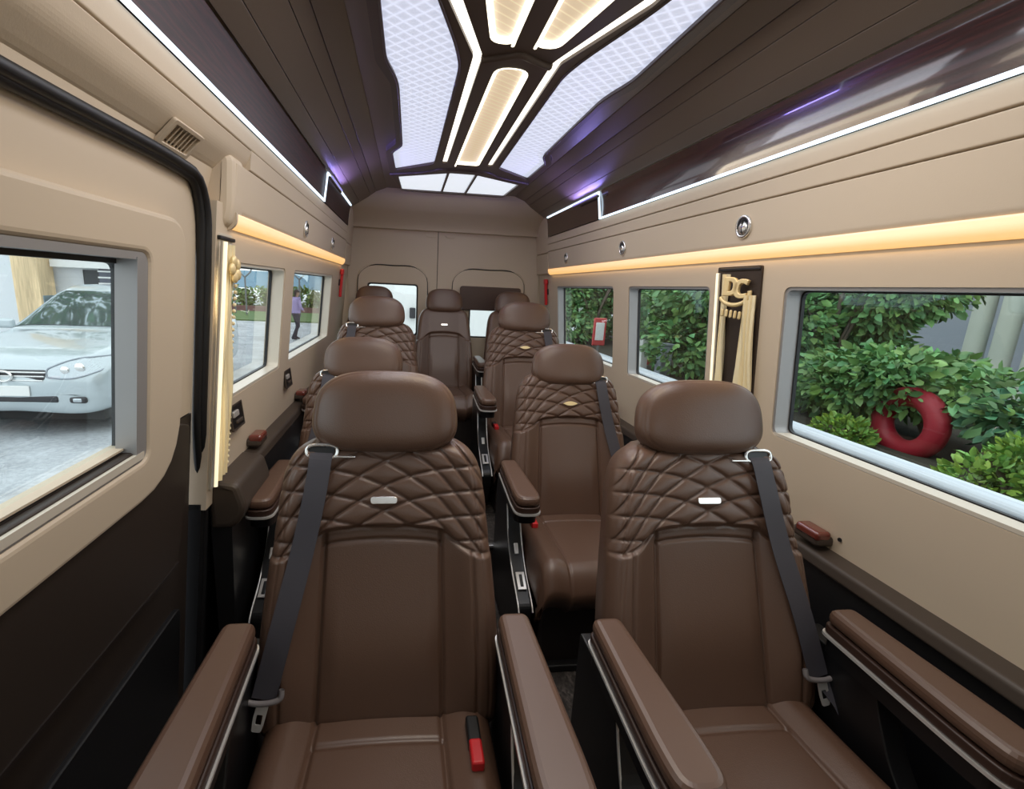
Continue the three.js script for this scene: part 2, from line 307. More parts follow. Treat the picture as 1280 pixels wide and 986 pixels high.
// ------------------------------------------------------------------ ceiling light fitting
const FX = .335, FY = 2.196;
const U = (s, pts) => pts.map(([u, z]) => [FX + s * u, z]);
{
  const t = thing('ceiling_light', 'large sculpted ceiling light with lattice wings, warm ovals and white rims', 'light fitting', [0, 0, 0]);
  const wing = [[.425, -.5], [.425, -1.80], [.388, -1.97], [.385, -2.80], [.442, -2.95], [.435, -3.37], [.195, -3.13], [.178, -1.80], [.205, -1.66], [.285, -1.38], [.33, -1.15], [.33, -.5]];
  const wr = [.03, .05, .08, .04, .04, .02, .03, .06, .06, .06, .05, .03];
  const strip = [[.150, -3.10], [.122, -3.10], [.114, -1.72], [.122, -1.69], [.240, -1.33], [.267, -1.15], [.267, -.5], [.300, -.5], [.300, -1.16], [.272, -1.36], [.144, -1.72]].map(p => p);
  const slotC = [[-.066, -3.10], [.066, -3.10], [.056, -1.78], [-.056, -1.78]], slotR = [.015, .015, .055, .055];
  const slotP = [[.035, -1.62], [.100, -1.62], [.205, -1.15], [.205, -.72], [.06, -.72], [.035, -1.1]], slotPR = [.03, .05, .05, .06, .05, .04];
  const out = [[.46, -.45], [.46, -1.83], [.415, -2.0], [.415, -2.78], [.478, -2.94], [.470, -3.47], [.40, -4.07], [-.40, -4.07], [-.470, -3.47], [-.478, -2.94], [-.415, -2.78], [-.415, -2.0], [-.46, -1.83], [-.46, -.45]];
  const barParts = [[[-.42, -3.56], [-.10, -3.36], [-.10, -4.035], [-.40, -4.035]], [[-.085, -3.35], [.085, -3.35], [.085, -4.035], [-.085, -4.035]], [[.10, -3.36], [.42, -3.56], [.40, -4.035], [.10, -4.035]]];
  const holes = [[U(1, wing), wr], [U(-1, wing), wr], [U(1, strip), .01], [U(-1, strip), .01], [U(1, slotC), slotR], [U(1, slotP), slotPR], [U(-1, slotP), slotPR], ...barParts.map(p => [U(1, p), .012])];
  mesh('frame', plate(U(1, out), .04, FY - .022, .026, holes), M.fixture, t);
  mesh('backplate', plate(U(1, out), .04, FY + .0045, .004), M.fixture, t);
  const scaleUV = (g) => { const p = g.attributes.position, uv = g.attributes.uv; for (let i = 0; i < p.count; i++) uv.setXY(i, p.getX(i), p.getZ(i)); return g; };
  const inset = -.004;
  for (const s of [1, -1]) {
    mesh('wing_diffuser', scaleUV(plate(U(s, wing), wr, FY + inset - .006, .009)), G.wing, t);
    mesh('light_rim', plate(U(s, strip), .01, FY + inset - .008, .010), G.strip, t);
    const rim = U(s, wing).map(([x, z]) => [x, FY - .023, z]);
    const edge = roundPath(U(s, wing), wr).getPoints(6).map(p => [p.x, FY - .022, p.y]);
    mesh('wing_bezel', tube(edge, .005, 240, 6, true), M.fixture, t);
    mesh('warm_oval', scaleUV(plate(U(s, slotP), slotPR, FY + inset - .004, .008)), G.warm, t);
    mesh('oval_glow_edge', tube(roundPath(U(s, slotP), slotPR).getPoints(8).map(p => [p.x, FY - .012, p.y]), .012, 160, 8, true), G.warmEdge, t);
  }
  mesh('warm_slot', scaleUV(plate(U(1, slotC), slotR, FY + inset - .004, .008)), G.warm, t);
  mesh('slot_glow_edge', tube(roundPath(U(1, slotC), slotR).getPoints(8).map(p => [p.x, FY - .012, p.y]), .012, 160, 8, true), G.warmEdge, t);
  for (const p of barParts) mesh('rear_diffuser', plate(U(1, p), .012, FY + inset - .006, .009), G.bar, t);
  const ridge = (pts, w) => tube(pts.map(([u, z]) => [FX + u, FY - .022, z]), w, 30, 8);
  mesh('divider', ridge([[-.112, -1.735], [-.05, -1.70], [0, -1.675], [.05, -1.70], [.112, -1.735]], .014), M.fixture, t);
  mesh('rear_divider', ridge([[-.47, -3.49], [-.25, -3.37], [-.14, -3.25], [0, -3.235], [.14, -3.25], [.25, -3.37], [.47, -3.49]], .012), M.fixture, t);
  const cool = lin(.86, .90, 1), warm = lin(1, .82, .58);
  for (const s of [1, -1]) {
    area('wing_light', cool, 3.2, .20, .95, [FX + s * .29, FY - .03, -2.45], [0, -1, 0]);
    area('wing_light', cool, 6.0, .15, 1.2, [FX + s * .37, FY - .03, -1.15], [0, -1, 0]);
    area('oval_light', warm, 7.2, .13, .7, [FX + s * .12, FY - .03, -1.05], [0, -1, 0]);
  }
  area('slot_light', warm, 3.2, .1, 1.2, [FX, FY - .03, -2.45], [0, -1, 0]);
  area('bar_light', cool, .12, .7, .4, [FX, FY - .03, -3.8], [0, -1, 0]);
}
// warm strips along the bottom of the lockers
for (const [s, z0, z1] of [[1, -4.13, .6], [-1, -4.13, -1.60]]) {
  const side = s > 0 ? 'right' : 'left', L = z1 - z0, zc = (z0 + z1) / 2;
  const l = thing('light_strip', 'warm yellow light strip running above the ' + side + ' windows', 'light strip', [0, 0, 0]);
  mesh('led_diffuser', along([[CX + s * .848, 1.640], [CX + s * .850, 1.612], [CX + s * .868, 1.594], [CX + s * .885, 1.594], [CX + s * .885, 1.640]], z0, z1, [.006, .014, .008, 0, 0]), G.yellow, l);
  mesh('end_cap', along([[CX + s * .845, 1.642], [CX + s * .848, 1.608], [CX + s * .868, 1.590], [CX + s * .885, 1.590], [CX + s * .885, 1.642]], z0 - .012, z0, [.006, .014, .008, 0, 0]), M.beige, l);
  mesh('end_cap', along([[CX + s * .845, 1.642], [CX + s * .848, 1.608], [CX + s * .868, 1.590], [CX + s * .885, 1.590], [CX + s * .885, 1.642]], z1, z1 + .012, [.006, .014, .008, 0, 0]), M.beige, l);
  const yl = lin(1, .60, .21);
  area('led_warm_light', yl, 1.6, L * .98, .02, [CX + s * .868, 1.588, zc], [-s * .35, -1, 0]);
  area('led_warm_light', yl, .75, L * .98, .02, [CX + s * .842, 1.620, zc], [-s, -.25, 0]);
}
// purple accent lamps shining along the ceiling near the rear
for (const s of [-1, 1]) {
  const side = s > 0 ? 'right' : 'left', x = CX + s * .768, z = -3.15;
  const l = thing('accent_lamp', 'small violet accent lamp at the rear of the ' + side + ' ceiling edge', 'lamp', [x, 2.024, z]);
  mesh('lamp_housing', box(.014, .012, .44, s * .008, -.006, 0, .003), M.fixture, l);
  mesh('lamp_lens', box(.008, .006, .42, -s * .002, .002, 0, .002), G.purple, l);
  area('accent_light', lin(.34, .28, 1), 70, .42, .012, [x - s * .015, 2.030, z], [-s * .82, .57, 0]);
}

// ------------------------------------------------------------------ seats
// backrest: one height field over (x, s), cut into panels along its seams
const hwS = smoothTab([[0, .292], [.1, .292], [.2, .289], [.3, .282], [.4, .272], [.5, .261], [.58, .252], .637 && [.637, .241], [.684, .216], [.712, .178], [.728, .12], [.735, .05]]);
const qbS = smoothTab([[0, .498], [.07, .495], [.142, .484], [.19, .452], [.23, .434], [.262, .431], [.35, .431]]);
const innerS = s => .141 + .03 * (.45 - s) ** 1.0 * .9;
const outerS = s => interp([[0, .236], [.16, .231], [.43, .217]], s);
const Rt = smoothTab([[0, 0], [.062, -.0235], [.125, -.0375], [.186, -.045], [.232, -.047], [.3, -.047]]);
const Ft = smoothTab([[0, 0], [.062, .0372], [.128, .085], [.18, .146], [.229, .214], [.3, .32]]);
function seam(d, w, h) { return -h * Math.exp(-((d / w) ** 2)); }
function backN(x, s, quilt) {
  const ax = Math.abs(x), hw = hwS(s), qb = qbS(ax), inn = innerS(s), out = outerS(s);
  // lower part: flat middle, bolsters rising to the outer seam
  let lo = .004 + .036 * sstep(inn - .005, out + .004, ax) * sstep(-.1, .2, s);
  lo += .010 * Math.exp(-(((s - .20) / .12) ** 2)) * (1 - sstep(.1, .16, ax));   // lumbar swell
  const band = qb - .031;
  lo += ax < inn + .002 ? seam(s - band, .0045, .006) + seam(ax - inn, .005, .009) : seam(ax - inn, .005, .009);
  if (s < qb) lo += seam(ax - out, .004, .006);
  let up = .022 - .10 * ax * ax + .012 * sstep(.13, .24, ax);
  if (quilt && s > qb - .02) {
    const P = .06, a = ((.658 - s) - Rt(ax)), b = ((.658 - s) - Ft(ax));
    const k = .6 / .06, sl = ax < .06 ? .86 : 1, slF = 1 / Math.hypot(1, interp([[0, .6], [.1, .75], [.15, 1.15], [.2, 1.35], [.3, 1.5]], ax));
    const da = Math.abs(a - P * Math.round(a / P)) * sl, db = Math.abs(b - P * Math.round(b / P)) * slF;
    up += .0065 * (1 - Math.exp(-((da / .007)))) * (1 - Math.exp(-((db / .007)))) - .003 + seam(da, .0026, .0035) + seam(db, .0026, .0035);
  }
  let n = lo + (up - lo) * sstep(qb - .012, qb + .012, s) + seam(s - qb, .005, .008);
  // rounding at sides and top
  const e = clamp((hw - ax) / .045, 0, 1); n -= .06 * (1 - Math.sqrt(1 - (1 - e) ** 2.4));
  n += seam(hw - ax - .030, .003, .0025);
  if (s > .66) n -= .07 * ((s - .66) / .075) ** 2.2;
  if (s < .05) n -= .03 * ((.05 - s) / .05) ** 2;
  return n;
}
function backParts(quilt, NX = 190, NS = 230) {
  const cols = NX + 1, back = 10, ring = cols + back, pos = [], uv = [];
  for (let j = 0; j <= NS; j++) {
    const s = .735 * j / NS, hw = hwS(s), topIn = s > .66 ? .05 * ((s - .66) / .075) ** 2 : 0;
    for (let i = 0; i <= NX; i++) { const t = -1 + 2 * i / NX, x = hw * (Math.sin(t * Math.PI / 2) * .25 + t * .75); pos.push(x, s, backN(x, s, quilt)); uv.push(x * 10, s * 10); }
    for (let i = 1; i <= back; i++) { const t = i / (back + 1), a = Math.PI * t; const x = hw * Math.cos(a) * (1 - .05 * Math.sin(a)), n = -.06 - .075 * Math.pow(Math.sin(a), .5) + topIn; pos.push(x, s, Math.min(n, -.06)); uv.push(x * 10, s * 10); }
  }
  const idx = { quilted_panel: [], center_panel: [], side_bolster_a: [], side_bolster_b: [], back_shell: [] };
  const all = [];
  for (let j = 0; j < NS; j++) for (let i = 0; i < ring; i++) {
    const a = j * ring + i, b = j * ring + (i + 1) % ring, c = a + ring, d = b + ring;
    let key = 'back_shell';
    if (i < NX) { const x = (pos[a * 3] + pos[d * 3]) / 2, s = .735 * (j + .5) / NS, ax = Math.abs(x); key = s > qbS(ax) ? 'quilted_panel' : ax < innerS(s) ? 'center_panel' : x < 0 ? 'side_bolster_a' : 'side_bolster_b'; }
    for (const tri of [[a, b, d], [a, d, c]]) { idx[key].push(...tri); all.push(...tri); }
  }
  const top = []; for (let i = 1; i < ring - 1; i++) { const o = NS * ring; top.push(o, o + i, o + i + 1); } idx.back_shell.push(...top); all.push(...top);
  const full = new THREE.BufferGeometry(); full.setAttribute('position', new THREE.Float32BufferAttribute(pos, 3)); full.setAttribute('uv', new THREE.Float32BufferAttribute(uv, 2)); full.setIndex(all); full.computeVertexNormals();
  const nor = full.attributes.normal.array, out = {};
  for (const [k, list] of Object.entries(idx)) {
    const seen = new Map(), p = [], n = [], u = [], ix = [];
    for (const v of list) { let q = seen.get(v); if (q === undefined) { q = seen.size; seen.set(v, q); p.push(pos[v * 3], pos[v * 3 + 1], pos[v * 3 + 2]); n.push(nor[v * 3], nor[v * 3 + 1], nor[v * 3 + 2]); u.push(uv[v * 2], uv[v * 2 + 1]); } ix.push(q); }
    const g = new THREE.BufferGeometry(); g.setAttribute('position', new THREE.Float32BufferAttribute(p, 3)); g.setAttribute('normal', new THREE.Float32BufferAttribute(n, 3)); g.setAttribute('uv', new THREE.Float32BufferAttribute(u, 2)); g.setIndex(ix); out[k] = g;
  }
  return out;
}
function gridGeo(nu, nv, fn, wrapU = false) {
  const p = [], uv = [], ix = [];
  for (let j = 0; j <= nv; j++) for (let i = 0; i <= nu; i++) { const q = fn(i / nu, j / nv); p.push(...q); uv.push(q[0] * 10, (q[1] + q[2]) * 10); }
  for (let j = 0; j < nv; j++) for (let i = 0; i < nu; i++) { const a = j * (nu + 1) + i, b = a + 1, c = a + nu + 1, d = c + 1; ix.push(a, b, d, a, d, c); }
  const g = new THREE.BufferGeometry(); g.setAttribute('position', new THREE.Float32BufferAttribute(p, 3)); g.setAttribute('uv', new THREE.Float32BufferAttribute(uv, 2)); g.setIndex(ix); g.computeVertexNormals();
  if (wrapU) { const n = g.attributes.normal; for (let j = 0; j <= nv; j++) { const a = j * (nu + 1), b = a + nu; const v = new THREE.Vector3(n.getX(a) + n.getX(b), n.getY(a) + n.getY(b), n.getZ(a) + n.getZ(b)).normalize(); n.setXYZ(a, v.x, v.y, v.z); n.setXYZ(b, v.x, v.y, v.z); } }
  return g;
}
function headrestGeo() { // padded pillow with a flat front, wider below the middle
  const sp = (v, e) => Math.sign(v) * Math.abs(v) ** e;
  return gridGeo(96, 64, (u, v) => {
    const th = u * Math.PI * 2, ph = v * Math.PI, r = Math.pow(Math.sin(ph), .42), c = Math.cos(ph);
    let x = .178 * sp(Math.cos(th), .58), y = .100 * sp(Math.sin(th), .64);
    const yy = y / .101; x *= 1 - .055 * yy - .05 * yy * yy; y += .006 * (1 - (x / .175) ** 2) * (yy > 0 ? 1 : .8);
    let n = c > 0 ? .050 * c ** .75 : -.062 * (-c) ** .6;
    n -= .012 * (x * r / .175) ** 2 * (c > 0 ? 1 : 0);
    const rs = .93; const groove = c > 0 ? .002 * Math.exp(-(((r - rs) / .014) ** 2)) : 0;
    return [x * r, y * r, n - groove];
  }, true);
}
function cushionParts() {
  // cross ring swept front to back: seat cushion with waterfall front and two long seams
  const NX = 120, NZ = 130, len = .50, th = .15;
  const top = (x, z) => { const ax = Math.abs(x); let y = .43 + .022 * sstep(0, .5, z) + .020 * sstep(.14, .21, ax) - .012 * (1 - sstep(0, .12, ax)) * 0;
    y += seam(ax - .152 - .02 * (z - .2), .005, .009); if (ax < .15) y += seam(z - .055, .005, .007);
    if (ax < .15) y += .006 * (1 - (ax / .15) ** 2);
    const e = clamp((.268 - ax) / .05, 0, 1); y -= .06 * (1 - Math.sqrt(1 - (1 - e) ** 2));
    if (z > len - .09) y -= .085 * ((z - len + .09) / .09) ** 2.2; return y; };
  const geo = gridGeo(NX, NZ, (u, v) => {
    const z = -.06 + (len + .06) * Math.min(1, v / .86), x = (-1 + 2 * u) * .268;
    if (v <= .86) return [x, top(x, z), z];
    const t = (v - .86) / .14, y0 = top(x, len); return [x, y0 - t * .13, len + .012 * Math.sin(t * 2.4) - .10 * t * t];
  });
  const skirt = (s) => gridGeo(40, 6, (u, v) => { const z = -.06 + (len + .06) * u, y0 = top(s * .268, z); return [s * (.268 + .012 * Math.sin(v * 3.1)), y0 - v * .12, z - .05 * v * (u > .95 ? 1 : 0)]; });
  return [geo, skirt(1), skirt(-1)];
}
function armPlan(grow, z0, z1) { return { pts: [[-.036 - grow, z0 - grow], [.036 + grow, z0 - grow], [.049 + grow, z1 - .08], [.045 + grow, z1 + grow], [-.045 - grow, z1 + grow], [-.049 - grow, z1 - .08]], r: [.022, .022, .1, .042, .042, .1] }; }
const HEAD = headrestGeo(), CUSH = cushionParts(), BQ = backParts(true), BP = backParts(false, 110, 130);
const badgeG = (() => { const g = extr(roundPath(rect(-.032, .032, -.0085, .0085), .007), .003, .0012); return g; })();
const lensBadgeG = (() => { const s = new THREE.Shape(); s.moveTo(-.036, 0); s.quadraticCurveTo(0, .021, .036, 0); s.quadraticCurveTo(0, -.021, -.036, 0); return extr(s, .003, .0012, 10); })();
function strap(pts, w, wEnd) { // flat webbing along points (x, y, z) with thickness
  const cv = new THREE.CatmullRomCurve3(pts.map(p => new THREE.Vector3(...p)), false, 'centripetal'), N = 60, P = [], ix = [];
  for (let i = 0; i <= N; i++) { const t = i / N, c = cv.getPointAt(t), d = cv.getTangentAt(t), side = new THREE.Vector3().crossVectors(d, new THREE.Vector3(0, 0, 1)).normalize(), nn = new THREE.Vector3().crossVectors(side, d).normalize(), hw = (w + (wEnd - w) * t) / 2;
    for (const [a, b] of [[-1, .0008], [1, .0008], [1, -.0008], [-1, -.0008]]) { const q = c.clone().addScaledVector(side, a * hw).addScaledVector(nn, b); P.push(q.x, q.y, q.z); } }
  for (let i = 0; i < N; i++) for (let k = 0; k < 4; k++) { const a = i * 4 + k, b = i * 4 + (k + 1) % 4; ix.push(a, b, b + 4, a, b + 4, a + 4); }
  ix.push(0, 1, 2, 0, 2, 3, N * 4, N * 4 + 2, N * 4 + 1, N * 4, N * 4 + 3, N * 4 + 2);
  const g = new THREE.BufferGeometry(); g.setAttribute('position', new THREE.Float32BufferAttribute(P, 3)); g.setIndex(ix); const h = g.toNonIndexed(); h.computeVertexNormals(); h.setAttribute('uv', new THREE.Float32BufferAttribute(new Float32Array(h.attributes.position.count * 2), 2)); return h;
}
// o: side (-1 belt on the left, +1 on the right), recline in degrees, lens badge, arms, drop (cushion hidden)
function makeSeat(name, label, group, pos, o) {
  const t = thing(name, label, 'seat', pos, group), m = o.side, PY = .392, PL = o.plain;
  const tilt = g => { g.position.set(0, PY, 0); g.rotation.x = -(o.recline ?? 16) * Math.PI / 180; return g; };
  const B = PL ? BP : BQ, L = M.leather;
  tilt(mesh(PL ? 'upper_panel' : 'quilted_panel', B.quilted_panel, L, t));
  tilt(mesh('center_panel', B.center_panel, L, t));
  tilt(mesh('side_bolster', B.side_bolster_a, L, t)); tilt(mesh('side_bolster', B.side_bolster_b, L, t));
  tilt(mesh('back_shell', B.back_shell, L, t));
  const hd = tilt(mesh('headrest', HEAD, L, t)); hd.geometry = HEAD; hd.position.copy(new THREE.Vector3(0, .768 - (o.low ?? 0), .005).applyEuler(hd.rotation)).add(new THREE.Vector3(0, PY, 0));
  hd.rotation.x += .05;
  for (const s of [-1, 1]) tilt(mesh('headrest_post', box(.014, .09, .014, s * .06, .725, -.03, .005), M.chrome, t));
  const bz = backN(0, .564, true);
  const bd = tilt(mesh('badge', o.lens ? lensBadgeG : badgeG, o.lens ? M.gold : M.chrome, t)); bd.position.add(new THREE.Vector3(0, .564, bz - .001).applyEuler(bd.rotation)); bd.userData.label = o.lens ? 'pale gold lens-shaped badge' : 'small bright metal badge';
  // cushion and base
  mesh('seat_cushion', CUSH[0], L, t); mesh('cushion_side', CUSH[1], L, t); mesh('cushion_side', CUSH[2], L, t);
  mesh('base', box(.50, .30, .46, 0, .165, .20, .02), M.shell, t);
  mesh('floor_rail', box(.44, .03, .52, 0, .015, .20, .006), M.black, t);
  // belt
  if (o.belt) {
    const sx = m * .150, path = [[sx, .676], [m * .158, .60], [m * .185, .45], [m * .222, .28], [m * .258, .125]].map(([x, s]) => { const n = backN(x, s, false); return [x, s, Math.max(n, .0) + .016]; });
    const nB = backN(sx, .68, true); path[0][1] = .684; path[0][2] = nB - .004; path.splice(1, 0, [sx + m * .001, .668, nB + .010]);
    tilt(mesh('belt_strap', strap(path, .052, .054), M.belt, t)).userData.label = 'dark grey seat belt webbing';
    const ringPts = []; for (let k = 0; k < 20; k++) { const a = k / 20 * 6.283; ringPts.push([sx + .036 * Math.sign(Math.cos(a)) * Math.abs(Math.cos(a)) ** .6, .680 + .016 * Math.sign(Math.sin(a)) * Math.abs(Math.sin(a)) ** .7, nB + .004]); }
    const bez = tilt(mesh('belt_bezel', merge([tube(ringPts, .0045, 60, 8, true), box(.05, .005, .005, sx - m * .055, .668, nB + .008, .002)]), M.chrome, t)); bez.userData.label = 'chrome belt guide';
    tilt(mesh('belt_slot', box(.062, .024, .012, sx, .681, nB - .002, .004), M.black, t));
    const e = path[5], ex = e[0], es = e[1], en = e[2];
    const guide = tilt(mesh('belt_guide', tube([[ex - .04, es + .022, en + .004], [ex - .038, es + .004, en + .006], [ex - .02, es - .003, en + .008], [ex + .02, es - .003, en + .008], [ex + .038, es + .004, en + .006], [ex + .04, es + .022, en + .004]], .0065, 40, 8), M.beltGuide, t));
    const ts = roundPath([[-.012, 0], [.014, 0], [.011, -.045], [.008, -.058], [-.012, -.058], [-.014, -.03]], .005); ts.holes.push(roundPath(rect(-.007, .006, -.042, -.020), .003, new THREE.Path()));
    const tg = extr(ts, .003); tg.rotateZ(m * .18); tg.translate(ex, es - .008, en + .006); tilt(mesh('belt_tongue', tg, M.silver, t)).userData.label = 'steel belt tongue';
    if (m > 0) { const a2 = [[ex + .012, es - .005, en], [ex + .04, es - .06, en + .02], [ex + .055, es - .12, en + .03]]; tilt(mesh('lap_strap', strap(a2, .044, .04), M.belt, t)); tilt(mesh('belt_anchor', box(.022, .035, .008, ex + .062, es - .128, en + .036, .003), M.silver, t)); }
    mesh('buckle', box(.030, .030, .075, -m * .215, .458, .070, .006), M.black, t);
    const bt = mesh('buckle_button', box(.028, .026, .060, -m * .215, .464, .125, .006), M.red, t); bt.userData.label = 'red buckle release button';
  }
  // arms with consoles
  for (const s of o.arms ?? [-1, 1]) {
    const ax = s * .312, z0 = -.03, z1 = o.arm ?? .385, Y = .70;
    const pad = armPlan(0, z0, z1), g = plate(pad.pts, pad.r, Y - .040, .040, [], .016);
    const arm = new THREE.Group(); arm.name = 'armrest'; arm.position.set(ax, 0, 0); t.add(arm);
    mesh('arm_pad', g, L, arm);
    const lo = armPlan(.002, z0, z1); mesh('arm_side', plate(lo.pts, lo.r, Y - .064, .024, [], .004), M.armSide, arm);
    const ch = armPlan(.005, z0, z1); mesh('chrome_trim', plate(ch.pts, ch.r, Y - .072, .0075), M.trim, arm);
    const bo = armPlan(-.004, z0, z1 - .02); mesh('arm_body', plate(bo.pts, bo.r, Y - .115, .042), M.blackGloss, arm);
    const cs = roundPath([[-.10, .03], [.34, .03], [.43, .20], [.44, .27], [.30, .345], [.19, .44], [.13, .56], [.12, .60], [-.10, .60]], [.01, .04, .06, .04, .05, .06, .04, .02, .01]);
    const cg = map(extr(cs, .046, .004), (a, y, d) => [-.025 + d, y, a], true); mesh('console', cg, M.blackGloss, arm);
    const cp = [[.128, .585], [.138, .55], [.195, .435], [.30, .345], [.425, .283], [.448, .262]];
    if (o.lens || PL || s * m < 0) for (const q of [-.027, .027]) mesh('console_trim', tube(cp.map(([z, y]) => [q, y, z]), .0035, 50, 6), M.trim, arm);
    const nrm = [.0, .0]; // control plates on the sloping top edge
    const cpl = mesh('control_plate', box(.036, .006, .075, 0, 0, 0, .003), M.silver, arm); cpl.position.set(0, .330, .345); cpl.rotation.x = .50;
    const ck = mesh('control_slot', box(.012, .006, .05, 0, 0, 0, .002), M.black, arm); ck.position.set(0, .333, .347); ck.rotation.x = .50;
    const cb = mesh('control_switch', box(.018, .008, .045, 0, 0, 0, .003), M.silver, arm); cb.position.set(0, .405, .232); cb.rotation.x = .78;
    if (o.lens) mesh('arm_stay', box(.008, .07, .016, -s * .027, .53, .125, .003), M.silver, arm);
  }
  return t;
}
const GR = 'brown quilted captain seats';
const seats = [
  ['captain_seat', 'front brown quilted leather seat beside the sliding door, belt on its door side', [-.05, 0, -.96], { side: -1, belt: true, low: -.006, arm: .45 }],
  ['captain_seat', 'front brown quilted leather seat beside the large window and red ring', [.795, 0, -.93], { side: 1, belt: true, recline: 19, low: -.012 }],
  ['captain_seat', 'brown quilted seat behind the front seat by the sliding door', [-.20, 0, -2.0], { side: -1, belt: true, lens: true, low: .018, recline: 18 }],
  ['captain_seat', 'brown quilted seat by the gold curtain, single aisle armrest in full view', [.775, 0, -2.0], { side: 1, belt: true, lens: true, low: .02, recline: 18 }],
  ['captain_seat', 'brown quilted seat on the raised floor beside the rearmost left window', [-.20, .14, -2.95], { side: -1, belt: true, lens: true }],
  ['captain_seat', 'brown quilted seat on the raised floor beside the rearmost right window', [.78, .14, -3.0], { side: 1, belt: true, lens: true }],
];
for (const [n, l, p, o] of seats) makeSeat(n, l, GR, p, o);
const rear = 'plain brown seats of the back row';
makeSeat('rear_seat', 'plain brown back row seat in front of the rear left door window', rear, [-.285, .20, -3.96], { side: -1, plain: true, arms: [] }).scale.x = .88;
makeSeat('rear_seat', 'plain brown middle seat of the back row at the end of the aisle', rear, [.305, .20, -3.96], { side: -1, plain: true, arms: [1] }).scale.x = .88;
makeSeat('rear_seat', 'plain brown back row seat in front of the brown window shade', rear, [.90, .20, -3.96], { side: 1, plain: true, arms: [] }).scale.x = .88;

// ------------------------------------------------------------------ curtains
function pleated(z0, z1, y0, y1, u, s, folds, amp, pinch) {
  return gridGeo(folds * 10, 40, (a, b) => {
    const y = y0 + (y1 - y0) * b, w = pinch(b), zc = (z0 + z1) / 2, z = zc + (z1 - z0) * (a - .5) * w;
    const ph = a * folds * Math.PI * 2, off = amp * (Math.sin(ph) + .35 * Math.sin(ph * 2.3 + 4 * b)) + .004 * Math.sin(9 * b + a * 5);
    return [CX + s * (u + tumble(y) * .9 + off), y, z + .004 * Math.sin(ph * .5 + 6 * b)];
  });
}
const font = await new FontLoader().loadAsync('fonts/droid/droid_sans_bold.typeface.json');
function emblem(parent, pos, ry, k) {
  const e = new THREE.Group(); e.name = 'emblem'; e.position.set(...pos); e.rotation.y = ry; e.scale.setScalar(k); parent.add(e); e.userData.label = 'gold letter emblem on a crescent';
  for (const [ch, x, y] of [['D', -.052, -.02], ['C', -.006, -.028]]) { const g = new TextGeometry(ch, { font, size: .072, depth: .012, curveSegments: 6, bevelEnabled: true, bevelThickness: .004, bevelSize: .0035, bevelSegments: 2 }); g.translate(x, y, 0); mesh('letter', g, M.gold, e); }
  const c = []; for (let i = 0; i <= 20; i++) { const a = -2.75 + 3.0 * i / 20; c.push([.064 * Math.cos(a), .048 * Math.sin(a) - .012, .004]); } mesh('crescent', tube(c, .009, 40, 8), M.gold, e);
  for (let i = 0; i < 5; i++) { const g = new THREE.CapsuleGeometry(.0062, .022, 4, 8); g.translate(-.042 + i * .019, -.094 - .002 * i, .002); mesh('tassel', g, M.gold, e); }
}
{
  const t = thing('curtain', 'cream curtain tied in a slim bundle behind the sliding door', 'curtain', [0, 0, 0], 'gathered curtains');
  mesh('fabric', pleated(-1.61, -1.528, .81, 1.545, .872, -1, 4, .010, b => .9 + .25 * (1 - b) - .35 * Math.exp(-(((b - .88) / .07) ** 2))), M.curtain, t);
  const R = []; for (let i = 0; i < 34; i++) { const y = .84 + i * .0195; const g = new THREE.SphereGeometry(.0062, 8, 6); g.translate(wx(-1, .866, y), y, -1.618 - .006 * Math.sin(i * .25)); R.push(g); }
  mesh('bead_trim', merge(R), M.curtain, t);
  mesh('tie_back', merge([0, 1, 2, 3, 4].map(i => { const a = i / 5 * 6.283; const g = new THREE.SphereGeometry(.018, 12, 8); g.scale(.5, 1, 1); g.translate(wx(-1, .852, 1.49), 1.475 + .024 * Math.sin(a), -1.568 + .024 * Math.cos(a)); return g; })), M.gold, t);
  mesh('rail', box(.014, .012, .12, wx(-1, .880, 1.555), 1.562, -1.57, .004), M.rubber, t);
  const n = struct('trim_12', 'cream lining of the pillar beside the sliding door', 'trim');
  mesh('pillar_lining', wallGeo(-1, .880, roundPath(rect(1.515, 1.62, .78, 1.575), .01), .012), M.sill, n);
}
{
  const t = thing('curtain', 'gold curtain tied open with a letter emblem beside the large right window', 'curtain', [0, 0, 0], 'gathered curtains');
  mesh('fabric', pleated(-1.775, -1.735, .80, 1.545, .870, 1, 2, .007, () => 1), M.curtain, t);
  mesh('fabric', pleated(-1.665, -1.555, .80, 1.47, .866, 1, 4, .010, b => .55 + .6 * (1 - b)), M.curtain, t);
  mesh('rail', box(.014, .012, .22, wx(1, .880, 1.56), 1.562, -1.69, .004), M.rubber, t);
  emblem(t, [wx(1, .850, 1.49), 1.485, -1.665], -1.15, .86);
  const n = struct('trim_13', 'dark niche lining behind the gold curtain', 'trim');
  mesh('niche_lining', wallGeo(1, .878, roundPath(rect(1.575, 1.815, .76, 1.572), .008), .012), M.niche, n);
}

for (const [s, z, lab] of [[-1, -1.505, 'slim upright cream light strip between the door seal and the cream curtain'], [1, -1.803, 'slim upright cream light strip at the edge of the gold curtain niche']]) {
  const l = thing('light_strip', lab, 'light strip'), pts = [.80, 1.05, 1.30, 1.55].map(y => [wx(s, s < 0 ? .860 : .868, y), y, z]);
  mesh('led_tube', tube(pts, s < 0 ? .0068 : .0055, 30, 8), G.cream, l);
  mesh('led_holder', tube(pts.map(([x, y, q]) => [x + s * .006, y, q]), .007, 30, 8), M.sill, l);
  const a = area('led_upright_light', lin(1, .80, .45), 3.2, .012, .74, [wx(s, .858, 1.17), 1.17, z], [-s * .55, 0, s > 0 ? .8 : -.8]); a.userData.upright = 1;
}

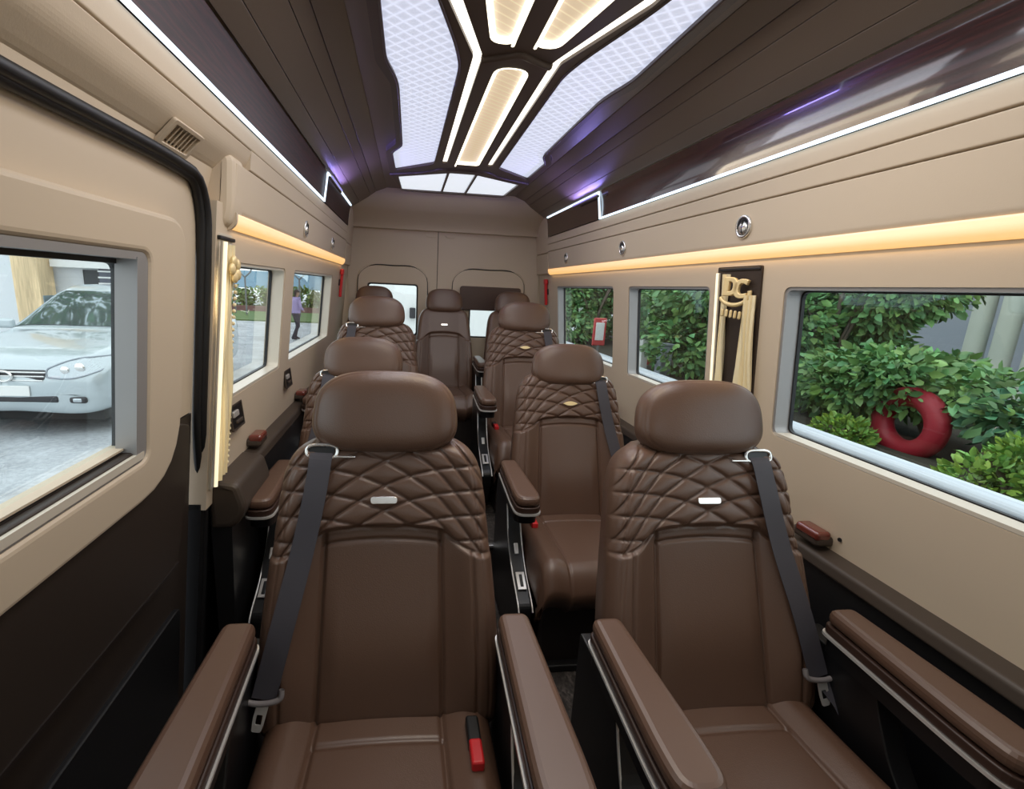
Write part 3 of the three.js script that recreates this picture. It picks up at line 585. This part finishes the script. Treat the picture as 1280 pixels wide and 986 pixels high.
// ------------------------------------------------------------------ small cabin fittings
function nozzle(s, y, z, label) {
  const u = interp([[1.645, .848], [1.70, .842], [1.779, .834]], y), t = thing('air_nozzle', label, 'air vent', [CX + s * (u - .004), y, z], 'round chrome air nozzles');
  t.rotation.z = s * .09;
  const r = new THREE.TorusGeometry(.034, .006, 10, 36); r.rotateY(Math.PI / 2); mesh('ring', r, M.chrome, t);
  const d = new THREE.CylinderGeometry(.032, .030, .008, 30); d.rotateZ(Math.PI / 2); mesh('cup', d, M.blackGloss, t);
  const v = new THREE.SphereGeometry(.022, 20, 14); v.scale(.45, 1, 1); v.translate(-s * .004, -.006, .004); mesh('ball', v, M.chrome, t);
  mesh('blade', box(.006, .046, .005, -s * .011, 0, .008, .002), M.black, t);
}
nozzle(1, 1.705, -1.66, 'round chrome air nozzle above the gold curtain');
nozzle(1, 1.705, -2.65, 'round chrome air nozzle between the two rear right windows');
nozzle(1, 1.703, -3.63, 'round chrome air nozzle near the end of the right locker');
nozzle(-1, 1.70, -2.56, 'round chrome air nozzle between the two left windows');
nozzle(-1, 1.70, -3.40, 'round chrome air nozzle near the end of the left locker');
{ // grille over the sliding door
  const t = thing('air_grille', 'small rectangular beige air grille in the header over the sliding door', 'air vent', [CX - .872, 1.764, -1.30]);
  t.rotation.z = .80;
  mesh('frame', map(extr(holed(rect(-.075, .075, -.036, .036), .008, [[rect(-.062, .062, -.025, .025), .004]]), .006, .002), (a, b, d) => [b, -d, a], true), M.beigeDoor, t);
  mesh('back', box(.05, .003, .125, 0, .006, 0), M.groove, t);
  for (let i = 0; i < 7; i++) { const sl = mesh('slat', box(.050, .003, .012, 0, 0, 0, .001), M.beigeDoor, t); sl.position.set(0, -.002, -.052 + i * .0173); sl.rotation.x = .6; }
}
for (const [z, y, lab] of [[-1.73, .972, 'small dark socket plate on the wall below the cream curtain'], [-2.48, .965, 'small dark socket plate between the two left windows']]) {
  const t = thing('socket_plate', lab, 'socket', [wx(-1, .880, y), y, z], 'socket plates'); t.rotation.z = .1;
  mesh('plate', box(.008, .085, .115, 0, 0, 0, .004), M.blackGloss, t);
  mesh('rim', map(extr(holed(rect(-.060, .060, -.045, .045), .006, [[rect(-.054, .054, -.039, .039), .004]]), .006), (a, b, d) => [d, b, a]), M.ledge, t);
  mesh('tab', box(.012, .022, .05, .006, .012, .02, .004), M.silver, t);
  mesh('lower_tab', box(.010, .012, .06, .005, -.02, -.01, .003), M.ledge, t);
}
for (const [s, z, y, lab] of [[-1, -1.93, .826, 'reddish glossy courtesy light block on the left ledge behind the curtain'], [-1, -2.74, .826, 'reddish glossy courtesy light block further back on the left ledge'], [1, -1.235, .755, 'reddish glossy courtesy light block on the right ledge beside the front seat']]) {
  const t = thing('courtesy_block', lab, 'lamp', [wx(s, .862, y), y, z], 'courtesy blocks on the side ledges'); t.scale.setScalar(.78);
  mesh('body', box(.075, .040, .13, 0, -.010, 0, .014), M.ledge, t);
  mesh('lens', box(.066, .040, .115, -s * .010, .012, .008, .016), M.redLens, t);
}
for (const [s, z, lab] of [[-1, -4.06, 'slim red emergency hammer on the left rear pillar'], [1, -4.22, 'slim red emergency hammer on the right rear pillar']]) {
  const t = thing('emergency_hammer', lab, 'hammer', [wx(s, .866, 1.45), 1.45, z], 'red emergency hammers'); t.rotation.x = s * .03; t.rotation.z = s * .1;
  mesh('handle', box(.022, .19, .034, 0, -.02, 0, .008), M.red, t); mesh('head', box(.026, .045, .060, 0, .085, 0, .008), M.red, t); mesh('bracket', box(.012, .05, .05, s * .014, 0, 0, .003), M.black, t);
}

// ------------------------------------------------------------------ outside
const GY = -.35;
const O = {
  road: std(lin(.8, .8, .8), .9, { map: rep(asphT, 1) }),
  grass: std(lin(.10, .17, .05), .95),
  kerb: std(lin(.95, .97, 1), .85, { map: rep(asphT, .6) }),
  wall: std(lin(.72, .75, .78), .85), wallGrey: std(lin(.30, .33, .37), .8), stone: std(lin(1, 1, 1), .8, { map: rep(stoneT, .5) }),
  dark: std(lin(.03, .035, .04), .6), blueFence: std(lin(.30, .48, .62), .7), maroon: std(lin(.20, .10, .09), .8), pole: std(lin(.18, .19, .20), .6), white: std(lin(.80, .80, .78), .6), red: std(lin(.34, .016, .03), .5), redSign: std(lin(.55, .06, .06), .5), trunk: std(lin(.16, .13, .10), .9), palm: std(lin(.42, .45, .38), .9), louvre: std(lin(.12, .13, .17), .7),
  soil: std(lin(.05, .045, .03), .95),
  paint: phys(lin(.50, .56, .585), .28, { clearcoat: 1, clearcoatRoughness: .06, metalness: .25 }), carGlass: phys(lin(.30, .36, .38), .05, { metalness: .8 }), lampGlass: phys(lin(.50, .55, .58), .12, { clearcoat: 1, metalness: .4 }), tyre: std(lin(.02, .02, .02), .8), bumperDark: std(lin(.03, .03, .035), .5),
  skin: std(lin(.42, .26, .18), .6), shirt: std(lin(.42, .33, .58), .8), trousers: std(lin(.03, .03, .045), .8), hair: std(lin(.015, .012, .01), .7), brownCloth: std(lin(.16, .10, .07), .85),
};
{ const g = struct('ground', 'pale grey street paving outside the van', 'ground');
  const p = new THREE.PlaneGeometry(80, 80); p.rotateX(-Math.PI / 2); const uv = p.attributes.uv; for (let i = 0; i < uv.count; i++) uv.setXY(i, uv.getX(i) * 40, uv.getY(i) * 40); p.translate(0, GY, -10);
  mesh('paving', p, O.road, g); }
{ // planted border on the right
  const k = tag(mesh('planter_kerb', merge([box(.24, .665, 20, 3.70, GY + .3325, -7, .03)]), O.kerb), 'long pale concrete kerb of the planted border', 'kerb'); k.userData.kind = 'structure'; k.name = 'planter_kerb';
  const s = tag(mesh('planter_soil', box(4, .5, 20, 5.8, GY + .22, -7), O.soil), 'dark soil of the planted border', 'soil'); s.userData.kind = 'structure';
}
const leafG = (() => { const g = new THREE.BufferGeometry(); const P = [[0, 0, 0], [.28, .35, .07], [0, .4, 0], [-.28, .35, .07], [.20, .75, .02], [-.20, .75, .02], [0, 1, -.12]]; const ix = [0, 1, 2, 0, 2, 3, 1, 4, 2, 2, 4, 6, 2, 6, 5, 2, 5, 3]; g.setAttribute('position', new THREE.Float32BufferAttribute(P.flat(), 3)); g.setIndex(ix); g.computeVertexNormals(); return g; })();
const leafM = phys(lin(1, 1, 1), .45, { side: THREE.DoubleSide });
function foliage(parent, seed, blobs, size, tint, droop = .3) { // blobs: [x, y, z, rx, ry, rz, n]
  const R = rng(seed), total = blobs.reduce((a, b) => a + b[6], 0), im = new THREE.InstancedMesh(leafG, leafM, total), d = new THREE.Object3D(), c = new THREE.Color(); let k = 0;
  for (const [x, y, z, rx, ry, rz, n] of blobs) for (let i = 0; i < n; i++) {
    const a = R() * 6.283, cz = R() * 2 - 1, q = Math.sqrt(1 - cz * cz), r = .55 + .47 * R() ** .6, nx = q * Math.cos(a), ny = cz, nz = q * Math.sin(a);
    d.position.set(x + nx * rx * r, y + ny * ry * r, z + nz * rz * r);
    const v = new THREE.Vector3(nx + (R() - .5) * 1.2, ny * .5 - droop + (R() - .5) * .9, nz + (R() - .5) * 1.2).normalize();
    d.quaternion.setFromUnitVectors(new THREE.Vector3(0, 1, 0), v); d.rotateY(R() * 6.283); d.scale.setScalar(size * (.65 + .7 * R())); d.updateMatrix(); im.setMatrixAt(k, d.matrix);
    const w = R(), e = .55 + .9 * R() * R(); c.setRGB(tint[0] * e * (.8 + .5 * w), tint[1] * e, tint[2] * e * (1.1 - .4 * w)); im.setColorAt(k, c); k++;
  }
  im.name = 'foliage'; im.castShadow = im.receiveShadow = true; im.userData.kind = 'stuff'; parent.add(im); return im;
}
const green = [.165, .36, .13], bluegreen = [.11, .29, .15], lime = [.26, .48, .10];
function shrub(name, label, x, z, h, w, seed, o = {}) {
  const t = thing(name, label, 'shrub', [x, GY + .47, z], 'shrubs in the right border'), R = rng(seed + 7), blobs = [], n = o.blobs ?? 9;
  for (let i = 0; i < n; i++) { const f = i / n; blobs.push([(R() - .5) * w * .8, h * ((o.lo ?? .18) + (.9 - (o.lo ?? .18)) * f) , (R() - .5) * w * 1.0, w * (.28 + .16 * R()), h * .16 + .12, w * (.28 + .16 * R()), o.per ?? 420]); }
  for (let i = 0; i < 4; i++) { const a = R() * 6.283, e = [Math.cos(a) * w * .3, h * (.6 + .3 * R()), Math.sin(a) * w * .3]; mesh('stem', tube([[0, -.02, 0], [e[0] * .3, e[1] * .5, e[2] * .3], e], .018 + .01 * R(), 12, 6), O.trunk, t); }
  foliage(t, seed, blobs, o.size ?? .13, o.tint ?? green, o.droop);
  return t;
}
shrub('leafy_shrub', 'dense drooping green shrub beside the red ring', 5.3, -5.5, 2.0, 1.5, 21, { size: .11, per: 1000, blobs: 10 });
shrub('leafy_shrub', 'spreading green shrub arching over the red ring', 5.15, -4.0, .80, 1.5, 22, { size: .11, blobs: 8, per: 620, lo: .62 });
shrub('leafy_shrub', 'low feathery lime green shrub below the red ring', 4.45, -2.85, .34, .62, 23, { size: .065, tint: lime, blobs: 5, per: 420, droop: -.3 });
shrub('leafy_shrub', 'small lime green plant at the left foot of the red ring', 4.33, -4.2, .16, .42, 24, { size: .06, tint: lime, blobs: 4, per: 240, droop: -.3 });
shrub('leafy_shrub', 'bluish green shrub next to the arching shrub', 5.5, -2.8, .72, 1.5, 25, { size: .12, blobs: 8, per: 560, tint: bluegreen, lo: .35 });
shrub('leafy_shrub', 'bluish green shrub at the near end of the border', 5.6, -1.7, .7, 1.5, 31, { size: .14, blobs: 8, per: 320, tint: bluegreen });
shrub('hedge_shrub', 'tall dark hedge shrub between the large window and pale trunks', 5.4, -6.8, 2.3, 1.6, 26, { size: .13, per: 560 });
shrub('hedge_shrub', 'tall hedge shrub in front of the pale thin trunks', 5.1, -8.1, 2.0, 1.6, 27, { size: .13, per: 560 });
shrub('hedge_shrub', 'tall hedge shrub behind the red and white sign', 4.95, -12.6, 2.6, 2.2, 28, { size: .14, per: 640 });
shrub('hedge_shrub', 'tall hedge shrub at the far end of the border', 5.1, -15.4, 3.4, 2.8, 29, { size: .16, per: 640, blobs: 12 });
shrub('hedge_shrub', 'dark hedge shrub behind the pale thin trunks', 6.4, -11.0, 2.6, 2.2, 30, { size: .14, per: 520, tint: bluegreen });
{ const c = thing('red_ring', 'large dark red ring standing among the shrubs', 'ring', [4.75, .38, -3.9]); const g = new THREE.TorusGeometry(.255, .095, 24, 56); g.rotateY(Math.PI / 2); mesh('ring_body', g, O.red, c); mesh('foot', box(.12, .16, .12, 0, -.36, 0, .02), O.red, c); }
for (const [x, z, l] of [[5.4, -9.98, 'pale thin trunk in front of the dark hedge shrub'], [5.4, -9.45, 'pale thin trunk nearer the arching shrub']]) { const t = thing('palm_trunk', l, 'tree', [x, GY + .47, z], 'pale thin trunks'); mesh('trunk', tube([[0, 0, 0], [.02, 1.4, .01], [0, 4.2, 0]], .045, 20, 8), O.palm, t); }
{ const t = thing('barrier_post', 'red and white barrier post beside a grey post', 'post', [4.3, GY + .47, -8.35]); mesh('white_post', box(.14, .56, .14, 0, .28, 0, .02), O.white, t); mesh('red_band', box(.11, .46, .15, .11, .33, 0, .02), O.redSign, t);
  const p = thing('grey_post', 'grey square post beside the barrier post', 'post', [4.4, GY + .47, -7.8]); mesh('shaft', box(.2, .52, .2, 0, .26, 0, .02), O.wallGrey, p); mesh('cap', box(.24, .04, .24, 0, .54, 0, .01), O.wallGrey, p); }
{ const t = thing('street_sign', 'white notice with a red border in front of the hedge', 'sign', [4.3, GY + .47, -10.5]); mesh('pole', box(.04, .5, .04, 0, .25, 0, .01), O.pole, t); mesh('red_frame', box(.30, .62, .05, 0, .50, 0, .05), O.redSign, t); mesh('face', box(.20, .40, .02, 0, .51, .022, .01), O.white, t); }
{ // building behind the border
  const b = thing('office_building', 'grey building with round pale pillars behind the border', 'building', [10.2, GY, -7.5]);
  mesh('wall', box(.5, 5, 22, 1.2, 2.5, 0), O.wallGrey, b); mesh('dark_bay', box(.3, 3, 1.4, .95, 1.6, -3.6), O.dark, b); mesh('fascia_beam', box(2.2, .5, 22, .2, 4.6, 0), O.wall, b);
  for (const z of [.35, .75, 1.2, 2.2]) { const c = new THREE.CylinderGeometry(.14, .14, 4.4, 20); c.translate(-.6, 2.2, z); mesh('pillar', c, O.palm, b); }
}
// ---- left side
function car() {
  const t = thing('silver_car', 'silver people carrier parked in the street outside the sliding door', 'car', [-4.16, GY, -5.45]); 
  const st = [ // distance from the nose, bottom, belt height, top, half width, top half width
    [-.05, .52, .56, .60, .03, .02], [-.045, .46, .58, .64, .25, .2], [-.03, .40, .62, .70, .48, .38], [.0, .33, .66, .79, .72, .52], [.06, .30, .70, .87, .84, .64], [.18, .29, .76, .94, .90, .74], [.45, .28, .84, 1.00, .92, .78], [.8, .28, .90, 1.04, .92, .79], [1.12, .28, .94, 1.07, .92, .79], [1.22, .28, .96, 1.10, .92, .77], [1.95, .28, 1.0, 1.55, .92, .62], [2.3, .28, 1.02, 1.62, .92, .60], [3.9, .28, 1.02, 1.60, .91, .58], [4.35, .3, 1.0, 1.5, .88, .56], [4.5, .36, .9, 1.2, .80, .6]];
  const f = k => smoothTab(st.map(r => [r[0], r[k]])), fb = f(1), fl = f(2), ft = f(3), fw = f(4), fu = f(5);
  const sec = (z) => { const b = fb(z), l = fl(z), tp = ft(z), w = fw(z), u = fu(z); return new THREE.CatmullRomCurve3([[0, b], [w * .9, b + .01], [w * .985, b + .14], [w, (b + l) / 2], [w * .98, l], [u + (w - u) * .35, l + (tp - l) * .55], [u, tp - .035], [u * .6, tp - .006], [0, tp]].map(p => new THREE.Vector3(p[0], p[1], 0)), false, 'centripetal'); };
  const half = s => gridGeo(60, 90, (u, v) => { const z = -.05 + 4.55 * v ** 1.15, p = sec(z).getPoint(u); return [s * p.x, p.y, -z]; });
  const b1 = half(1), b2 = half(-1); const fi = b2.index.array; for (let i = 0; i < fi.length; i += 3) { const q = fi[i + 1]; fi[i + 1] = fi[i + 2]; fi[i + 2] = q; } b2.computeVertexNormals();
  mesh('body', merge([b1, b2]), O.paint, t);
  const surf = (x, z) => { const c = sec(z); let lo = .35, hi = 1; for (let i = 0; i < 24; i++) { const m = (lo + hi) / 2; c.getPoint(m).x > x ? lo = m : hi = m; } return c.getPoint(lo).y; };
  mesh('windscreen', gridGeo(40, 16, (u, v) => { const z = 1.24 + .66 * v, x = (-1 + 2 * u) * (fu(z) + .05 - .05 * v); return [x, surf(Math.abs(x), z) + .012, -z]; }), O.carGlass, t);
  const inside = (x, y, z) => { const c = sec(z); let yb = 9, yt = -9; for (let i = 0; i < 60; i++) { const p = c.getPoint(i / 60), q = c.getPoint((i + 1) / 60); if ((p.x - x) * (q.x - x) <= 0) { const yy = p.y; yb = Math.min(yb, yy); yt = Math.max(yt, yy); } } return y >= yb && y <= yt; };
  for (const s of [-1, 1]) {
    const lampAt = (u, v, q) => { const x = .40 + .45 * u, y = .735 + .085 * u + (v - .5) * (.045 + .15 * Math.sin(.25 + u * 2.3)) * q; let z = -.03; while (z < .6 && !inside(x, y, z)) z += .004; return [s * x, y, -z + .006]; };
    mesh('headlamp', gridGeo(28, 12, (u, v) => lampAt(u, v, 1)), O.lampGlass, t);
    const rimPts = []; for (let i = 0; i <= 14; i++) rimPts.push(lampAt(i / 14, 0, 1)); for (let i = 14; i >= 0; i--) rimPts.push(lampAt(i / 14, 1, 1)); mesh('headlamp_rim', tube(rimPts, .009, 90, 6, true), O.wallGrey, t);
    for (const [u, r] of [[.35, .045], [.62, .055]]) { const p = lampAt(u, .5, 1), g = new THREE.SphereGeometry(r, 16, 12); g.scale(1, 1, .4); g.translate(...p); mesh('reflector', g, M.chrome, t); }
    mesh('fog_lamp', box(.17, .07, .05, s * .66, .445, .0, .025), O.bumperDark, t);
    mesh('fog_lens', box(.10, .05, .05, s * .66, .445, .006, .02), O.lampGlass, t);
    const m = mesh('mirror', box(.2, .13, .09, s * 1.02, 1.10, -1.45, .04), O.paint, t);
    mesh('side_window', box(.012, .36, 1.9, s * .80, 1.27, -2.8), O.carGlass, t).rotation.set(0, 0, 0);
    for (const z of [-.85, -3.6]) { const w = new THREE.CylinderGeometry(.32, .32, .2, 30); w.rotateZ(Math.PI / 2); w.translate(s * .80, .32, z); mesh('wheel', w, O.tyre, t); }
  }
  mesh('grille', box(.78, .13, .07, 0, .70, -.005, .03), O.bumperDark, t);
  for (const y of [.655, .70, .742]) mesh('grille_bar', box(.72 + (y - .655) * .8, .016, .07, 0, y, .008, .006), M.chrome, t);
  mesh('emblem', (() => { const g = new THREE.TorusGeometry(.06, .012, 8, 24); g.scale(1.3, .9, 1); g.translate(0, .70, .055); return g; })(), M.chrome, t);
  mesh('lower_intake', box(.96, .07, .05, 0, .455, .018, .02), O.bumperDark, t);
  mesh('number_plate', box(.46, .11, .015, 0, .545, .052, .006), O.white, t);
  mesh('underbody', box(1.5, .16, 3.9, 0, .24, -2.2), O.tyre, t);
}
car();
{ // street tree beside the car, mirrored in its windscreen
  const t = thing('street_tree', 'leafy street tree on the pavement beside the silver car', 'tree', [-6.95, GY, -7.3]);
  mesh('trunk', tube([[0, 0, 0], [.05, 1.6, 0], [-.05, 3.4, -.3]], .11, 20, 10), O.trunk, t);
  foliage(t, 61, [[.3, 4.7, -.9, 1.1, .8, 1.1, 500], [1.0, 4.4, -2.2, .9, .6, 1.0, 420], [-.9, 4.6, -1.6, .9, .6, 1.0, 420], [.2, 5.2, -.2, .9, .6, 1.0, 400], [1.5, 5.0, -.6, .7, .5, .8, 300]], .2, green);
}
{ const b = thing('street_building', 'pale building with a stone pillar and dark louvres behind the car', 'building', [-8.5, GY, -12.4]);
  mesh('wall', box(7.5, 6, .4, -1.0, 3, -.5), O.wall, b); mesh('stone_pillar', box(.52, 6, .5, 0, 3, .1), O.stone, b); mesh('ledge', box(2.6, .16, .4, 1.6, 1.95, -.2), O.white, b); mesh('window', box(.7, .9, .1, .9, 2.6, -.29), O.carGlass, b); mesh('door_opening', box(.36, .62, .1, 1.02, 1.52, -.29), O.dark, b);
  for (let i = 0; i < 9; i++) mesh('louvre', box(.85, .035, .08, 1.68, 1.25 + i * .14, -.12), O.white, b);
  mesh('louvre_back', box(.9, 3.4, .1, 1.68, 1.9, -.22), O.louvre, b); mesh('drain_pipe', box(.12, 6, .12, -.42, 3, 0), O.white, b); }
{ const f = struct('lawn', 'strip of lawn beyond the street', 'lawn'); mesh('turf', box(22, .06, 6, -13, GY + .03, -25), O.grass, f);
  tag(mesh('low_wall', box(22, .32, .3, -13, GY + .16, -28.5), O.maroon), 'low dark red wall behind the lawn', 'wall').userData.kind = 'structure';
  tag(mesh('blue_fence', box(26, 1.1, .15, -13, GY + 1.75, -34), O.blueFence), 'pale blue fence far behind the hedge', 'fence').userData.kind = 'structure';
  const h = thing('street_hedge', 'long green hedge behind the low red wall', 'hedge', [-13, GY, -29.6]); const bl = []; for (let i = 0; i < 16; i++) bl.push([-10 + i * 1.3, .75 + .12 * Math.sin(i * 1.7), 0, 1.0, .62, .8, 420]); foliage(h, 51, bl, .25, [.20, .34, .10]);
  mesh('trunk', merge([0, 1, 2, 3, 4, 5].map(i => box(.1, .5, .1, -8 + i * 3.4, .25, 0))), O.trunk, h);
  for (const [x, z, l] of [[-7.9, -25, 'dark forked pole on the far side of the lawn'], [-5.35, -25, 'dark forked pole beyond the walking people']]) { const p = thing('forked_pole', l, 'pole', [x, GY, z], 'forked poles'); mesh('shaft', tube([[0, 0, 0], [0, 1.9, 0]], .04, 4, 8), O.pole, p); for (const s of [-1, 1]) mesh('fork', tube([[0, 1.85, 0], [s * .3, 2.2, 0], [s * .42, 3.4, 0]], .035, 16, 8), O.pole, p); }
  const s = thing('billboard', 'dark blue board on posts beyond the lawn', 'board', [-8.95, GY, -26]); mesh('board', box(.62, .75, .10, 0, 2.22, 0, .03), std(lin(.10, .15, .24), .6), s); for (const q of [-.2, .2]) mesh('post', box(.06, 1.9, .06, q, .95, 0), O.pole, s);
}
// person walking: one continuous skin meshed from tapered capsules
function figure(name, label, pos, turn, mats, seed) {
  const J = { hip: [0, .92, 0], chest: [0, 1.28, .02], neck: [0, 1.46, .03], head: [0, 1.58, .05], ls: [.17, 1.40, .01], le: [.23, 1.14, -.04], lw: [.22, .92, .08], rs: [-.17, 1.40, .01], re: [-.23, 1.15, .02], rw: [-.20, .98, .18], lh: [.09, .90, 0], lk: [.10, .50, .12], la: [.10, .09, .02], lt: [.11, .04, .18], rh: [-.09, .90, 0], rk: [-.09, .49, .0], ra: [-.09, .10, -.22], rt: [-.09, .05, -.08] };
  const B = [['hip', 'chest', .14, .15], ['chest', 'neck', .14, .055], ['neck', 'head', .05, .085], ['ls', 'le', .055, .042], ['le', 'lw', .042, .03], ['rs', 're', .055, .042], ['re', 'rw', .042, .03], ['chest', 'ls', .11, .06], ['chest', 'rs', .11, .06], ['lh', 'lk', .088, .06], ['lk', 'la', .06, .04], ['la', 'lt', .042, .032], ['rh', 'rk', .088, .06], ['rk', 'ra', .06, .04], ['ra', 'rt', .042, .032], ['hip', 'lh', .13, .09], ['hip', 'rh', .13, .09]];
  const head = new THREE.Vector3(0, 1.60, .055), N = 64, S = .95, mc = new MarchingCubes(N, O.shirt, false, false, 60000); mc.isolation = 0;
  const a = new THREE.Vector3(), b = new THREE.Vector3(), p = new THREE.Vector3(), ab = new THREE.Vector3();
  for (let k = 0; k < N; k++) for (let j = 0; j < N; j++) for (let i = 0; i < N; i++) {
    p.set((i / N * 2 - 1) * S, (j / N * 2 - 1) * S + .88, (k / N * 2 - 1) * S); let d = 9;
    for (const [u, v, r0, r1] of B) { a.set(...J[u]); b.set(...J[v]); ab.subVectors(b, a); const t = clamp(p.clone().sub(a).dot(ab) / ab.lengthSq(), 0, 1), q = p.distanceTo(a.addScaledVector(ab, t)) - (r0 + (r1 - r0) * t), h = clamp(.5 + .5 * (d - q) / .03, 0, 1); d = d + (q - d) * h - .03 * h * (1 - h); }
    const hh = Math.hypot((p.x - head.x) / .078, (p.y - head.y) / .118, (p.z - head.z) / .098) - 1; d = Math.min(d, hh * .09);
    mc.field[k * N * N + j * N + i] = -d;
  }
  mc.update(); const cnt = mc.count ?? mc.geometry.drawRange.count, g = new THREE.BufferGeometry(), P = mc.positionArray.slice(0, cnt * 3), C = new Float32Array(cnt * 3);
  for (let i = 0; i < cnt; i++) { const x = P[i * 3] *= S, y = P[i * 3 + 1] = P[i * 3 + 1] * S + .88, z = P[i * 3 + 2] *= S; const m = y > 1.47 ? (y > 1.62 || z < .0 ? mats.hair : mats.skin) : (y < 1.02 && Math.abs(x) > .185) ? mats.skin : y < .93 ? (y < .075 ? mats.hair : mats.legs) : mats.top; C.set([m.r, m.g, m.b], i * 3); }
  g.setAttribute('position', new THREE.Float32BufferAttribute(P, 3)); g.setAttribute('normal', new THREE.Float32BufferAttribute(mc.normalArray.slice(0, cnt * 3), 3)); g.setAttribute('color', new THREE.Float32BufferAttribute(C, 3)); g.computeVertexNormals();
  const t = thing(name, label, 'person', pos); t.rotation.y = turn; t.scale.setScalar(.9); mesh('body', g, std(lin(1, 1, 1), .75, { vertexColors: true }), t); return t;
}
figure('person', 'person in a lilac shirt and dark trousers walking in the street', [-3.42, GY, -15.4], 2.4, { hair: O.hair.color, skin: O.skin.color, top: O.shirt.color, legs: O.trousers.color });
figure('person', 'person in brown clothes walking beside the lilac shirt', [-4.35, GY, -16.6], 2.4, { hair: O.hair.color, skin: O.skin.color, top: O.brownCloth.color, legs: O.trousers.color });
{ // behind the van: a white wall seen through the rear door windows
  const b = thing('white_van', 'blank white vehicle side close behind the rear doors', 'vehicle', [.55, GY, -8.5]); mesh('panel', box(2.7, 2.3, .3, 0, 1.45, 0, .08), O.white, b); mesh('stripe', box(2.72, .16, .32, 0, 1.98, 0, .02), std(lin(.35, .55, .3), .6), b); for (const x of [-.9, .9]) { const w = new THREE.CylinderGeometry(.33, .33, .3, 24); w.rotateX(Math.PI / 2); w.translate(x, .33, .05); mesh('wheel', w, O.tyre, b); } mesh('mirror', box(.10, .18, .08, -.48, 1.35, .2, .02), O.bumperDark, b);
}
renderer.render(scene, camera);
